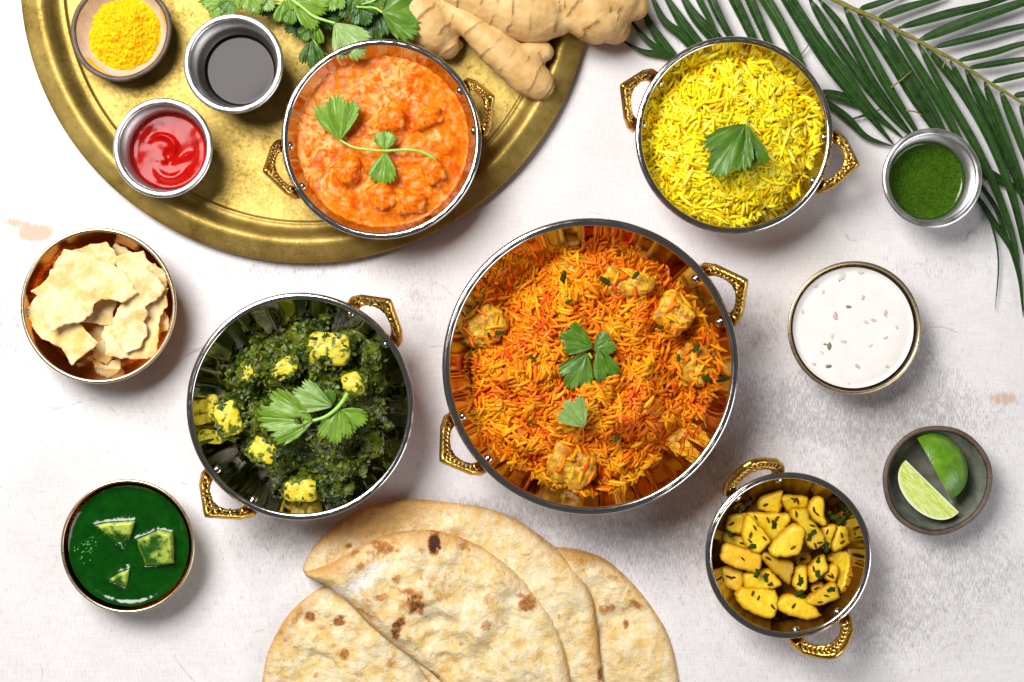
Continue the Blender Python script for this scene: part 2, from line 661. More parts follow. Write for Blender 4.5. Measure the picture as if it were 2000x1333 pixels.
def mat_curry():
    m = M("curry_sauce", rough=0.24, coat=0.0, spec=0.14)
    w = m.noise(60, 2, 0.5)
    big = m.noise(52, 5, 0.6, 3.2)
    med = m.noise(24, 4, 0.55, 1.8)
    f = m.math("ADD", m.math("MULTIPLY", big, 0.6), m.math("MULTIPLY", med, 0.4))
    c = m.mix(m.ramp(f, 0.40, 0.50), (0.56, 0.075, 0.003, 1), (0.74, 0.18, 0.005, 1))
    cr = m.ramp(m.math("ADD", f, m.math("MULTIPLY", m.attr("cream"), 0.07)), 0.53, 0.62)
    c = m.mix(m.math("MULTIPLY", cr, 0.9), c, (0.86, 0.36, 0.10, 1))
    sp = m.ramp(m.noise(1.8, 2, 0.5), 0.66, 0.74)
    c = m.mix(m.math("MULTIPLY", sp, 0.6), c, (0.35, 0.05, 0.005, 1))
    m.set("base", c)
    b = m.bump(m.noise(9, 4, 0.55), 2.0, 0.7)
    m.set("normal", b)
    return m.m


MT["curry"] = mat_curry()


def mat_naan():
    m = M("naan_crust", rough=0.75, spec=0.25)
    ch, fl, gd = m.attr("char"), m.attr("flour"), m.attr("gold")
    n = m.noise(30, 7, 0.72)
    f = m.noise(5, 5, 0.7)
    c = m.mix(m.ramp(n, 0.42, 0.62), (0.84, 0.72, 0.47, 1), (0.74, 0.50, 0.17, 1))
    c = m.mix(m.math("MULTIPLY", m.ramp(m.math("ADD", m.math("MULTIPLY", f, 0.5), m.math("MULTIPLY", gd, 0.6)), 0.35, 0.8), 0.85), c, (0.55, 0.27, 0.06, 1))
    k = m.ramp(m.math("ADD", ch, m.math("MULTIPLY", m.math("SUBTRACT", m.noise(9, 6, 0.75), 0.5), 1.4)), 0.22, 0.78)
    c = m.mix(m.math("MULTIPLY", k, 0.92), c, (0.44, 0.16, 0.025, 1))
    k2 = m.ramp(m.math("ADD", ch, m.math("MULTIPLY", m.math("SUBTRACT", f, 0.5), 0.9)), 0.75, 1.1)
    c = m.mix(k2, c, (0.07, 0.022, 0.012, 1))
    k3 = m.ramp(m.math("ADD", fl, m.math("MULTIPLY", m.math("SUBTRACT", m.noise(8, 6, 0.8), 0.5), 2.2)), 0.45, 0.85)
    c = m.mix(m.math("MULTIPLY", k3, 0.8), c, (0.82, 0.79, 0.75, 1))
    sp = m.ramp(m.voro(9), 0.05, 0.09, 1, 0)
    gate = m.ramp(m.noise(40, 2, loc=(3, 9, 2)), 0.58, 0.66)
    c = m.mix(m.math("MULTIPLY", sp, gate), c, (0.10, 0.05, 0.02, 1))
    m.set("base", c)
    m.set("normal", m.bump(f, 2.6, 0.9, m.bump(m.noise(17, 5, 0.62), 8.0, 0.9)))
    return m.m


MT["naan"] = mat_naan()


def mat_papad():
    m = M("papadum", rough=0.6, spec=0.3)
    n = m.noise(34, 6, 0.68)
    c = m.mix(m.ramp(n, 0.42, 0.62), (0.78, 0.64, 0.37, 1), (0.70, 0.46, 0.13, 1))
    c = m.mix(m.ramp(m.noise(1.6, 1), 0.76, 0.8), c, (0.2, 0.12, 0.06, 1))
    m.set("base", c)
    m.set("normal", m.bump(m.voro(5, "SMOOTH_F1"), -0.9, 0.6, m.bump(m.noise(16, 3), 2.0, 0.6)))
    return m.m


MT["papad"] = mat_papad()


def mat_ginger():
    m = M("ginger_skin", rough=0.5, spec=0.35)
    n = m.noise(40, 6, 0.65)
    f = m.noise(5, 5, 0.7)
    c = m.mix(m.ramp(n, 0.35, 0.68), (0.68, 0.45, 0.19, 1), (0.50, 0.28, 0.075, 1))
    c = m.mix(m.ramp(f, 0.5, 0.75, 0, 0.35), c, (0.76, 0.58, 0.34, 1))
    c = m.mix(m.math("MULTIPLY", m.attr("ring"), 0.95), c, (0.20, 0.09, 0.025, 1))
    m.set("base", c)
    m.set("normal", m.bump(f, 1.2, 0.6, m.bump(m.attr("ring"), 1.5, 0.5)))
    return m.m


MT["ginger"] = mat_ginger()


def mat_rind():
    m = M("lime_rind", rough=0.34, coat=0.2, coatr=0.2)
    n = m.noise(28, 4, 0.6)
    c = m.mix(m.ramp(n, 0.3, 0.7), (0.045, 0.16, 0.004, 1), (0.16, 0.34, 0.012, 1))
    m.set("base", c)
    m.set("normal", m.bump(m.voro(4), -1.0, 0.6))
    return m.m


MT["rind"] = mat_rind()
_m = M("lime_flesh", rough=0.22, coat=0.4, coatr=0.1)
_s = _m.noise(4, 4, 0.6, 0.5, (0.22, 1.3, 1.3))
_c = _m.mix(_m.ramp(_s, 0.35, 0.65), (0.42, 0.55, 0.06, 1), (0.72, 0.78, 0.30, 1))
_c = _m.mix(_m.attr("pith"), _c, (0.82, 0.84, 0.62, 1))
_m.set("base", _c)
_m.set("normal", _m.bump(_s, 1.4, 0.7))
MT["lflesh"] = _m.m


def flat_mat(name, c, rough=0.4, c2=None):
    m = M(name, rough=rough, spec=0.15)
    m.set("base", m.mix(m.ramp(m.noise(6, 3), 0.35, 0.65), c, c2 or tuple(x * 0.7 for x in c[:3]) + (1,)))
    return m.m


MT["cumin"] = flat_mat("cumin_seed", (0.09, 0.03, 0.012, 1), 0.5)
MT["herb"] = flat_mat("wilted_herb", (0.035, 0.06, 0.002, 1), 0.7)
MT["herb_light"] = flat_mat("chopped_herb", (0.16, 0.26, 0.10, 1), 0.5)
MT["herb_pale"] = flat_mat("sunk_herb", (0.52, 0.56, 0.44, 1), 0.4, (0.62, 0.64, 0.55, 1))
MT["onion"] = flat_mat("red_onion", (0.72, 0.46, 0.44, 1), 0.4)
MT["cucumber"] = flat_mat("cucumber_bit", (0.62, 0.64, 0.56, 1), 0.4)
MT["bubble"] = M("bubble", rough=0.05, base=(0.02, 0.2, 0.02), coat=1.0).m

# ------------------------------------------------------------------ table top
xs = np.arange(-1500, 1501, 10.0)
ys = np.arange(-1150, 1151, 10.0)
gx, gy = np.meshgrid(xs, ys)
n, mm = gx.shape


def patchsum(lst):
    r = np.zeros_like(gx)
    for (px, py, rx, ry, a) in lst:
        r += a * np.exp(-(((gx - (px - 1000)) / rx) ** 2 + ((gy - (666.5 - py)) / ry) ** 2))
    return r


wear_falloff = patchsum([(560, 525, 260, 26, .6), (820, 590, 50, 60, .5), (100, 690, 110, 60, .35), (1700, 790, 150, 60, .95), (1790, 700, 50, 70, .6),  # worn patches; the broad ones paint light falloff, greyer low and right
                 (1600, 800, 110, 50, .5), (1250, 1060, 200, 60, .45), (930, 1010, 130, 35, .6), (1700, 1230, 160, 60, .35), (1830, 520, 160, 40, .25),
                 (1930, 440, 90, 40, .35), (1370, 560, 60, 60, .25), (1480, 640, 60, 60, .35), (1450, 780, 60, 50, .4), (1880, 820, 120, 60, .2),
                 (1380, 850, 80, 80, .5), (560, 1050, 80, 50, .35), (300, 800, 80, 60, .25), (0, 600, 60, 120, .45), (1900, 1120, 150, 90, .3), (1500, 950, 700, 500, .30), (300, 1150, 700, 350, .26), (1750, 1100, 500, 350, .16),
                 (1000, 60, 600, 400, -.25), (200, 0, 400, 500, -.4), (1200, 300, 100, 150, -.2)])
tan = patchsum([(70, 455, 50, 22, 1.0), (20, 432, 30, 8, .8), (1740, 1200, 90, 40, .5), (1460, 1260, 80, 25, .5), (1960, 780, 55, 25, .7),
                (1740, 1080, 60, 60, .4), (1630, 690, 40, 40, .2), (1770, 440, 20, 12, .5), (1580, 900, 60, 25, .35), (1880, 1280, 120, 30, .4)])
v = np.c_[gx.ravel(), gy.ravel(), np.zeros(gx.size)]
f = [(i * mm + j, i * mm + j + 1, (i + 1) * mm + j + 1, (i + 1) * mm + j) for i in range(n - 1) for j in range(mm - 1)]
o = link("tabletop", mk(v, f, "tabletop", True, MT["table"], attrs=dict(wear_falloff=np.clip(wear_falloff, -.5, .75), tan=tan)))
o["kind"] = "structure"

# ------------------------------------------------------------------ brass tray
tc = W(597.3, -45.1, 22)
R = 557.4 * (H - 22) / H
prof = [(0, 2), (R * .6, 2), (R - 84, 2), (R - 80, 3), (R - 79, 6.5), (R - 76, 8), (R - 73, 6.5), (R - 70, 7), (R - 64, 9), (R - 56, 19), (R - 48, 29), (R - 41, 33.5), (R - 36, 34),
        (R - 30, 32), (R - 12, 26), (R - 3, 22.5), (R, 21), (R + 1.5, 19), (R, 17), (R - 4, 18), (R - 30, 26), (R - 50, 20), (R - 62, 6), (R - 74, 1), (R - 90, 0.3), (0, 0.3)]
v, f = lathe(prof, 256)
v[:, 2] += 0.5 * (fbm(v[:, 0] / 60, v[:, 1] / 60, 0, 3) - .5) * 2
tray = tag(link("brass_tray", mk(v, f, "brass_tray", True, MT["tray"]), None, (tc[0], tc[1], 0.5)),
           "large round tarnished brass tray carrying the sauce cups, turmeric, ginger and orange curry", "tray")
TZ = 3.2   # tray floor height

# ------------------------------------------------------------------ kadai bowls


def gfun(x):
    return 1 - np.sqrt(np.clip(1 - np.clip(x, 0, 1) ** 2.6, 0, 1))


def kadai_z(r, R, h):
    return h * gfun(r / (1.045 * R)) / gfun(1 / 1.045) + 5


def kadai_r(z, R, h):
    rr = np.linspace(0, R, 400)
    return np.interp(z, kadai_z(rr, R, h), rr)


def rivet_mesh(r, mat):
    v, f = lathe([(r, 0), (r, r * .25), (r * .85, r * .5), (r * .5, r * .72), (0.01, r * .8)], 14)
    return mk(v, f, "rivet", True, mat)


RIVET = rivet_mesh(8.5, MT["rim"])


def handle_mesh(sc, style):
    D, Wd = 80 * sc, 62 * sc
    outer = [(-9, Wd), (12 * sc, Wd - 1), (34 * sc, Wd - 13 * sc), (D - 5, 7), (D, 0), (D - 5, -7), (34 * sc, -(Wd - 13 * sc)), (12 * sc, -(Wd - 1)), (-9, -Wd)]
    if style == "round":
        outer = [(-9, Wd), (14 * sc, Wd - 1), (40 * sc, Wd - 10 * sc), (62 * sc, Wd - 30 * sc), (D - 4, 14 * sc), (D, 0), (D - 4, -14 * sc), (62 * sc, -(Wd - 30 * sc)), (40 * sc, -(Wd - 10 * sc)), (14 * sc, -(Wd - 1)), (-9, -Wd)]
    ih, idp = 36 * sc, 48 * sc
    inner = [(-9, -ih)] + [(idp * math.cos(t), ih * 1.02 * math.sin(t)) for t in np.linspace(-math.pi / 2 * .93, math.pi / 2 * .93, 15)] + [(-9, ih)]
    ol = np.array(outer + inner)
    oo = densify(outer, 3)

    def zt(x, y, d):
        e = np.clip(d / 3.0, 0, 1)
        border = np.exp(-((d - 3.2) / 1.7) ** 2)
        z = 4.0 * np.sqrt(1 - (1 - e) ** 2) + 1.5 + 2.2 * border - 1.2 * (d > 6)
        fl = .5 * (vnoise(x / 3.4, y / 3.4, 0, 11) - .5) * (d > 5.5)
        bend = -0.0028 * np.clip(24 - x, 0, 99) ** 2
        return z + fl + bend

    def zb(x, y, d):
        return -5.5 + 1.5 * (1 - np.clip(d / 3, 0, 1)) - 0.0028 * np.clip(24 - x, 0, 99) ** 2
    v, f, q, nt = sheet(ol, 3.2, zt, zb)
    rec = np.clip((q[2] - 5.0) / 1.5, 0, 1)
    body = mk(v, f, "handle", True, MT["handle"], attrs=dict(recess=np.r_[rec, 0 * rec]))
    # raised leaf garland along the middle of the band
    path = []
    tt = np.linspace(-1, 1, 17)
    for t in tt:
        a = t * math.pi / 2 * 0.90
        m0 = np.array([idp * math.cos(a), ih * math.sin(a)])
        s = Wd / 62
        # ray to the outer outline
        d0 = np.array([math.cos(a) * 1.1, math.sin(a)])
        best = oo[np.argmin(np.abs(np.arctan2(oo[:, 1] * .8, np.maximum(oo[:, 0], 0) + 2) - math.atan2(m0[1] * .8, m0[0] + 2)))]
        path.append((m0 + best) / 2)
    path = np.array(path)
    P = []
    for i in range(1, len(path) - 1):
        tg = path[i + 1] - path[i - 1]
        ang = math.atan2(tg[1], tg[0])
        if (style == "leaf") and i % 2 == 0 and False:
            continue
        for sgn in (-1, 1):
            v, f = blob(6.6 * sc, 2.5 * sc, 2.2, .06, 2, i, 10, 6)
            a2 = ang + sgn * (0.65 if style != "scroll" else 1.1 * math.sin(i * 1.7) + .3) + (math.pi if i > len(path) / 2 else 0)
            c, s_ = math.cos(a2), math.sin(a2)
            off = np.array([-math.sin(ang), math.cos(ang)]) * sgn * 4.0 * sc
            x = v[:, 0] * c - v[:, 1] * s_ + path[i][0] + off[0]
            y = v[:, 0] * s_ + v[:, 1] * c + path[i][1] + off[1]
            zz = v[:, 2] + 4.6 - 0.0028 * np.clip(24 - x, 0, 99) ** 2
            P.append((np.c_[x, y, zz], f))
    v, f = join(P)
    return body, mk(v, f, "leaf_relief", True, MT["relief"])


HANDLES = {"scroll": handle_mesh(1.0, "scroll"), "leaf": handle_mesh(1.0, "leaf"), "round": handle_mesh(1.0, "round")}


def kadai(px, py, rpx, h, base_z, hangs, hsc, style, label, tilt=50, rimw=6.5, liner=None, group="two-handled serving bowls"):
    zr = base_z + h
    c = W(px, py, zr)
    R = rpx * (H - zr) / H
    Rw = R - rimw
    t = empty("kadai_bowl", (c[0], c[1], base_z), label, "bowl", group)
    rr = np.r_[np.linspace(0.01, Rw * .5, 6), np.linspace(Rw * .55, Rw, 26)]
    v, f = lathe([(r, kadai_z(r, Rw, h)) for r in rr], 256, flute=0.55, nfl=44)
    link("bowl_lining", mk(v, f, "bowl_lining", True, MT["steel"]), t)
    outer = [(0.01, 0), (Rw * .40, 0), (Rw * .42, .5)] + [(r + 3.5, kadai_z(r, Rw, h) - 5.5) for r in np.linspace(Rw * .45, Rw, 20)]
    v, f = lathe(outer, 128)
    link("outer_shell", mk(v, f, "outer_shell", True, MT["copper"]), t)
    a = np.linspace(0, 2 * math.pi, 13)[:-1]
    prof = [(R - rimw + rimw * math.cos(b) * 1.0, h - 1.5 + rimw * .62 * math.sin(b)) for b in a]
    v, f = lathe(prof, 256, closed=True)
    link("rim", mk(v, f, "rim", True, MT["rim"]), t)
    hb, hr = HANDLES[style]
    for ha in hangs:
        a = math.radians(ha)
        zz = h * 0.80
        ho = link("handle", hb, t, ((R - 6) * math.cos(a), (R - 6) * math.sin(a), zz), (0, -math.radians(tilt), a), hsc)
        link("leaf_relief", hr, ho)
        for da in (-1, 1):
            b = a + da * 46 * hsc / R
            rz = h * .80 + 5
            r_in = float(kadai_r(rz, Rw, h)) - .5
            ri = link("rivet", RIVET, t, (r_in * math.cos(b), r_in * math.sin(b), rz), (0, -math.radians(62), b), .8 + .2 * hsc)
    return t, c, R, Rw


K = {}
K["curry"] = kadai(745, 272, 196, 100, TZ, (19, 197), 0.95, "leaf",
                   "small two-handled steel kadai bowl filled with orange creamy curry on the brass tray", tilt=58)
K["yrice"] = kadai(1434, 264.5, 193.5, 105, 0, (158, -15), 1.0, "scroll",
                   "two-handled kadai bowl filled with yellow rice beside the palm frond")
K["biry"] = kadai(1153.5, 716, 290, 150, 0, (29, 212), 1.08, "leaf",
                  "largest two-handled kadai bowl filled with orange biryani in the centre", rimw=7.5)
K["spin"] = kadai(586, 794.5, 222.5, 118, 0, (49, 230), 1.05, "scroll",
                  "two-handled kadai bowl filled with dark green spinach curry left of the biryani")
K["pot"] = kadai(1540, 1085.5, 163, 100, 0, (114, -66), 1.03, "round",
                 "smallest two-handled kadai bowl filled with yellow potato pieces at lower right", tilt=56)

def keep_in(v, org, key):
    """lift vertices (given relative to org) that would sink through the lining of a kadai"""
    hh = {"biry": 150, "spin": 118, "yrice": 105, "pot": 100, "curry": 100}[key]
    t, c, R_, Rw_ = K[key]
    bz_ = TZ if key == "curry" else 0
    x, y, z = v[:, 0] + org[0] - c[0], v[:, 1] + org[1] - c[1], v[:, 2] + org[2] - bz_
    q = np.hypot(x, y)
    lim = Rw_ * .985
    s_ = np.where(q > lim, lim / np.maximum(q, 1e-6), 1.0)
    x, y, q = x * s_, y * s_, np.minimum(q, lim)
    z = np.maximum(z, kadai_z(q, Rw_, hh) + .6)
    return np.c_[x - org[0] + c[0], y - org[1] + c[1], z - org[2] + bz_]


# ------------------------------------------------------------------ rice grains


def grain_mesh(L, wd, bend, seed, tint, mat, name="rice_grain", n=5, rings=6):
    g = np.random.default_rng(seed)
    x = np.linspace(-L / 2, L / 2, rings)
    th = np.array([.42, .85, 1, .98, .85, .42] if rings == 6 else [.4, 1, .9, .4])
    p = np.c_[x, bend * (1 - (2 * x / L) ** 2), 0.6 * bend * np.sin(x / L * 3)]
    v, f = tube(p, wd / 2 * th, n)
    return v, f


GR = [grain_mesh(L, w, b, i, None, None) for i, (L, w, b) in enumerate([(34, 7.6, .8), (29, 8.0, 1.6), (38, 7.2, 2.2), (22, 7.8, -.8), (31, 7.4, 3)])]
GRS = [grain_mesh(L, w, b, i, None, None, n=4, rings=4) for i, (L, w, b) in enumerate([(33, 7.8, .8), (28, 8.0, 1.8), (37, 7.4, 2.4), (17, 8.0, -.6)])]


def rotm(az, tilt, roll):
    return np.array(Matrix.Rotation(az, 3, "Z") @ Matrix.Rotation(tilt, 3, "Y") @ Matrix.Rotation(roll, 3, "X"))


def rice_heap(name, key, base_z, zfun, rfun, n_top, n_fill, cols, bed, labels, gsc=1.0, extra=None, flow=None):
    t0, c, R, Rw = K[key]
    root = empty(name, (c[0], c[1], base_z), labels[0], labels[1])
    v, f = polar(1, lambda x, y: zfun(x, y) - 5, 34, 96, rfun)
    tn = np.array(bed)[None, :] * (0.8 + .4 * fbm(v[:, 0] / 14, v[:, 1] / 14, 0, 3, 8))[:, None]
    b = link("rice_bed", mk(v, f, "rice_bed", True, MT["rice"], tint=tn), root)
    b["kind"] = "stuff"
    g = np.random.default_rng(hash(key) % 100 if False else len(key) * 7 + 1)
    cols = np.array(cols)

    def place(n, lo, hi, tl):
        out = []
        while len(out) < n:
            a, r = g.uniform(0, 2 * math.pi), math.sqrt(g.uniform(0, 1))
            rm = float(rfun(np.array([a]))[0])
            x, y = r * rm * .985 * math.cos(a), r * rm * .985 * math.sin(a)
            e = 4.0
            z = float(zfun(np.array([x]), np.array([y]))[0])
            sx = float(zfun(np.array([x + e]), np.array([y]))[0] - zfun(np.array([x - e]), np.array([y]))[0]) / (2 * e)
            sy = float(zfun(np.array([x]), np.array([y + e]))[0] - zfun(np.array([x]), np.array([y - e]))[0]) / (2 * e)
            az = g.uniform(0, 2 * math.pi)
            if flow is not None:
                az = flow(x, y) + g.normal(0, .75)
            sl = np.clip(sx * math.cos(az) + sy * math.sin(az), -1.6, 1.6)
            tilt = -math.atan(sl) * .8 + g.normal(0, tl)
            out.append((x, y, z + g.uniform(lo, hi), az, tilt, g.uniform(0, 6.28)))
        return out
    # fill: one mass
    P, Tn = [], []
    for (x, y, z, az, ti, ro) in place(n_fill, -6, 4, .22):
        v, f = GRS[g.integers(len(GRS))]
        P.append((v * gsc @ rotm(az, ti, ro).T + [x, y, z], f))
        ci = int(np.clip(float(vnoise(x / 26 + 4, y / 26, 0, 9)) * 0.8 * len(cols) + .12 * len(cols) + g.normal(0, 1.5), 0, len(cols) - 1))
        cc = cols[ci] * g.uniform(.82, 1.1)
        Tn.append(np.tile(cc, (len(v), 1)))
    v, f = join(P)
    v = keep_in(v, (c[0], c[1], base_z), key)
    o = link("rice_mass", mk(v, f, "rice_mass", True, MT["rice"], tint=np.clip(np.vstack(Tn), 0, 1)), root)
    o["kind"] = "stuff"
    if extra:
        P, Tn = [], []
        for (px, py, z, s_, rot, lab) in extra:
            for k in range(15):
                a, q = g.uniform(0, 6.28), g.uniform(.35, 1.15)
                w = W(px, py, z) - np.array([c[0], c[1], base_z])
                v, f = GRS[g.integers(len(GRS))]
                zz = z - 9 + s_[2] * max(0, 1 - q * q * .9) ** .5 * .9
                P.append((v * gsc @ rotm(a + 1.57 + g.normal(0, .7), g.normal(0, .25), 0).T + [w[0] + s_[0] * q * math.cos(a), w[1] + s_[1] * q * math.sin(a), zz + 2], f))
                Tn.append(np.tile(cols[g.integers(len(cols))], (len(v), 1)))
        v, f = join(P)
        v = keep_in(v, (c[0], c[1], base_z), key)
        o = link("loose_grains", mk(v, f, "loose_grains", True, MT["rice"], tint=np.vstack(Tn)), root)
        o["kind"] = "stuff"
    meshes = []
    for ci, cc in enumerate(cols):
        for (v, f) in GR:
            meshes.append(mk(v * gsc, f, "rice_grain", True, MT["rice"], tint=np.tile(cc, (len(v), 1))))
    for (x, y, z, az, ti, ro) in place(n_top, 3, 8, .2):
        ci = int(np.clip(float(vnoise(x / 26 + 4, y / 26, 0, 9)) * 0.8 * len(cols) + .2 * len(cols) + g.normal(0, 1.5), 0, len(cols) - 1))
        link("rice_grain", meshes[ci * len(GR) + g.integers(len(GR))], root, (x, y, z), (ro * .3, ti, az), g.uniform(.85, 1.12))
    return root


# yellow rice
_, cy, Ry, Rwy = K["yrice"]


def yz(x, y):
    x = np.asarray(x, float)
    y = np.asarray(y, float)
    r = np.hypot(x - 4, y + 2) / 158
    z = 46 + 68 * (1 - np.clip(r, 0, 1.4) ** 2.4) + 16 * (fbm(x / 45 + 3, y / 45, 0, 2, 21) - .5) + 9 * (vnoise(x / 14, y / 14, 0, 2) - .5)
    return np.maximum(z, kadai_z(np.hypot(x, y), Rwy, 105) - 4)


yell = [(0.98, 0.75, 0.008), (0.98, 0.62, 0.004), (0.98, 0.82, 0.08), (0.98, 0.72, 0.006), (0.98, 0.79, 0.02)]
rice_heap("yellow_rice", "yrice", 0, yz, lambda a: 163 + 6 * np.sin(a * 3 + 1) + 5 * np.sin(a * 7), 300, 2300, yell, (0.95, 0.46, 0.002),  # bed more orange than the grains: shade of the gaps painted in
          ("mound of bright yellow basmati rice heaped in the bowl beside the palm frond", "rice"))

_, cb, Rb, Rwb = K["biry"]


def bz(x, y):
    x = np.asarray(x, float)
    y = np.asarray(y, float)
    r = np.hypot(x + 8, y + 6) / 222
    th = np.arctan2(y, x)
    r = r * (1 + .08 * np.sin(3 * th + .6) + .05 * np.sin(5 * th))
    z = 55 + 92 * (1 - np.clip(r, 0, 1.5) ** 2.3) + 66 * (fbm(x / 50 + 3, y / 50, 0, 2, 5) - .5) + 14 * (vnoise(x / 20, y / 20, 0, 2) - .5)
    return np.maximum(z, kadai_z(np.hypot(x, y), Rwb, 150) - 5)


CHK = [
        (945, 640, 108, (38, 32, 20), .5, "browned chicken piece at the left edge of the biryani under loose grains"),
        (1222, 555, 112, (44, 27, 22), -.2, "long golden chicken piece at the top right of the biryani"),
        (1122, 522, 98, (25, 20, 18), .2, "small round yellow chicken piece near the top rim of the biryani"),
        (1318, 612, 108, (32, 34, 20), .9, "dark orange chicken piece below the upper right handle of the largest bowl"),
        (1357, 715, 92, (30, 37, 18), .3, "pale yellow chicken piece at the right side of the biryani"),
        (1118, 912, 106, (44, 38, 20), -.4, "largest yellow chicken piece at the bottom of the biryani"),
        (1345, 862, 74, (32, 30, 16), -.8, "shredded brown chicken piece at the lower right of the biryani")]
orng = [(0.70, 0.09, 0.003), (0.82, 0.15, 0.003), (0.86, 0.20, 0.003), (0.90, 0.24, 0.003), (0.92, 0.28, 0.004), (0.93, 0.32, 0.005), (0.94, 0.36, 0.006), (0.95, 0.43, 0.010)]
rice_heap("biryani_rice", "biry", 0, bz, lambda a: 236 + 10 * np.sin(a * 3 + 1) + 8 * np.sin(a * 5 + 2), 300, 4600, orng, (0.46, 0.085, 0.003),
          ("heap of orange basmati biryani rice in the largest bowl in the centre", "rice"), gsc=.98, extra=CHK,
          flow=lambda x, y: 6.0 * float(fbm(x / 70 + 5, y / 70 + 2, 0, 2, 3)))


def chunk_thing(name, px, py, z, size, col1, col2, label, cat, group, seed, rot=0.0, box=2.0, amp=.3, mat="flesh", freq=1.6, nu=40, nv=24, speck=None, fib=7):
    """irregular cooked lump, colours vary with its own noise"""
    w = W(px, py, z)
    if cat == "chicken":
        w[2] -= 14
    elif "spinach" in label:
        w[2] -= 1
    v, f = blob(size[0], size[1], size[2], amp, freq, seed, nu, nv, box)
    nz = fbm(v[:, 0] / 9, v[:, 1] / 9, v[:, 2] / 9, 4, seed + 3)
    v = v + v / (np.linalg.norm(v, axis=1)[:, None] + 1e-6) * ((ridged(v[:, 0] / 12 + 2, v[:, 1] / 12 + v[:, 2] / 9, 3, seed) - .6) * fib)[:, None] * min(1, size[0] / 30)
    k = np.clip((nz - .35) / .3, 0, 1)[:, None]
    tn = np.array(col1) * (1 - k) + np.array(col2) * k
    if speck is not None:
        q5 = 9 if cat == "paneer" else 6
        s = (np.clip((fbm(v[:, 0] / q5 + 7, v[:, 1] / q5, v[:, 2] / q5, 4, seed + 9) - speck[1]) / .07, 0, 1))[:, None]
        tn = tn * (1 - s) + np.array(speck[0]) * s
    c, s_ = math.cos(rot), math.sin(rot)
    v = v @ np.array([[c, s_, 0], [-s_, c, 0], [0, 0, 1]])
    v = keep_in(v, w, "biry" if cat == "chicken" else "spin")
    o = link(name, mk(v, f, name, True, MT[mat], tint=tn), None, w)
    return tag(o, label, cat, group)


ck1, ck2 = (0.50, 0.19, 0.006), (0.78, 0.46, 0.025)
for i, (px, py, z, s, rot, lab) in enumerate(CHK):
    chunk_thing("chicken_piece", px, py, z, s, ck1, ck2, lab, "chicken", "chicken pieces in the biryani", 40 + i, rot, 3.2, .42, nu=72, nv=44, fib=7, freq=1.7,
                speck=((0.35, 0.12, 0.01), .60))

HL = ["dark herb shred on the left chicken piece of the biryani", "herb shred touching the round chicken piece near the top rim", "herb shred between the round and the long chicken pieces",
      "herb shred at the right tip of the long chicken piece", "lone herb shred on the rice left of the dark coriander leaf", "lone herb shred on the rice left of the pale coriander leaf",
      "herb shred at the left edge of the pale right-hand chicken piece", "lowest herb shred on the pale right-hand chicken piece", "uppermost herb shred on the pale right-hand chicken piece",
      "herb shred on open rice right of the pale coriander leaf", "herb shred on the rice just above the dark coriander leaf", "herb shred at the bottom of the left chicken piece",
      "herb shred on the dark chicken piece below the upper right handle", "herb shred on the rice between pale leaf and lower right chicken"]
# grains lying over the chicken pieces belong to the rice; herb shreds are separate
for i, (px, py, z) in enumerate([(975, 650, 128), (1100, 540, 118), (1180, 548, 128), (1242, 538, 138), (1040, 700, 148), (1035, 825, 122), (1325, 700, 118),
                                 (1380, 740, 104), (1360, 680, 112), (1232, 800, 138), (1110, 590, 145), (955, 655, 124), (1290, 640, 128), (1205, 855, 118)]):
    v, f, q, nt = sheet([(-9, -3), (-2, -5), (8, -2), (9, 2), (1, 4), (-7, 3)], 3, lambda x, y, d: 1.2 + 1.5 * np.sin(x / 4), lambda x, y, d: -.6 + 1.5 * np.sin(x / 4))
    w = W(px, py, z)
    tag(link("herb_shred", mk(v, f, "herb_shred", True, MT["herb"]), None, w, (.3 * math.sin(i), .25 * math.cos(i * 2), i * 1.3), 1.0 + .3 * math.sin(i)),
        HL[i], "herb", "herb shreds on the biryani")

# ------------------------------------------------------------------ spinach curry
_, cs_, Rs, Rws = K["spin"]


def spz(x, y):
    x = np.asarray(x, float)
    y = np.asarray(y, float)
    r = np.hypot(x - 4, y + 4) / 178
    th = np.arctan2(y, x)
    r = r * (1 + .10 * np.sin(3 * th + 2.2) + .06 * np.sin(7 * th))
    z = 40 + 64 * (1 - np.clip(r, 0, 1.5) ** 2.4) + 86 * (fbm(x / 46 + 1, y / 46, 0, 2, 31) - .5) + 30 * (ridged(x / 26, y / 26, 3, 12) - .62)
    return np.maximum(z, kadai_z(np.hypot(x, y), Rws, 118) - 5)


PAN = [
        (642, 682, 104, (38, 30, 17), -.1, "largest yellow paneer cube in the spinach near the upper handle"),
        (556, 722, 106, (24, 16, 14), .7, "narrow yellow paneer piece half covered by spinach above the coriander"),
        (487, 727, 96, (16, 15, 12), .2, "small yellow paneer corner showing in the spinach at upper left"),
        (448, 818, 84, (23, 32, 17), .35, "tall yellow paneer piece at the left side of the spinach"),
        (405, 800, 62, (24, 26, 14), .1, "yellow paneer piece against the left wall of the spinach bowl"),
        (418, 852, 58, (20, 12, 10), -.2, "low flat paneer piece below the pair at the left wall"),
        (690, 752, 108, (18, 22, 13), .4, "yellow paneer piece right of the coriander stem tip"),
        (516, 880, 92, (26, 20, 15), -.5, "yellow paneer piece below the coriander on the spinach"),
        (588, 958, 74, (30, 21, 15), .05, "pale yellow paneer block at the bottom edge of the spinach")]
root = empty("spinach_curry", (cs_[0], cs_[1], 0), "dark green cooked spinach mash heaped in the kadai bowl left of the biryani", "curry")
v, f = polar(1, lambda x, y: spz(x, y) + 8 * (ridged(x / 8, y / 8, 3, 4) - .5), 90, 220, lambda a: 194 + 6 * np.sin(3 * a) + 5 * np.sin(8 * a))
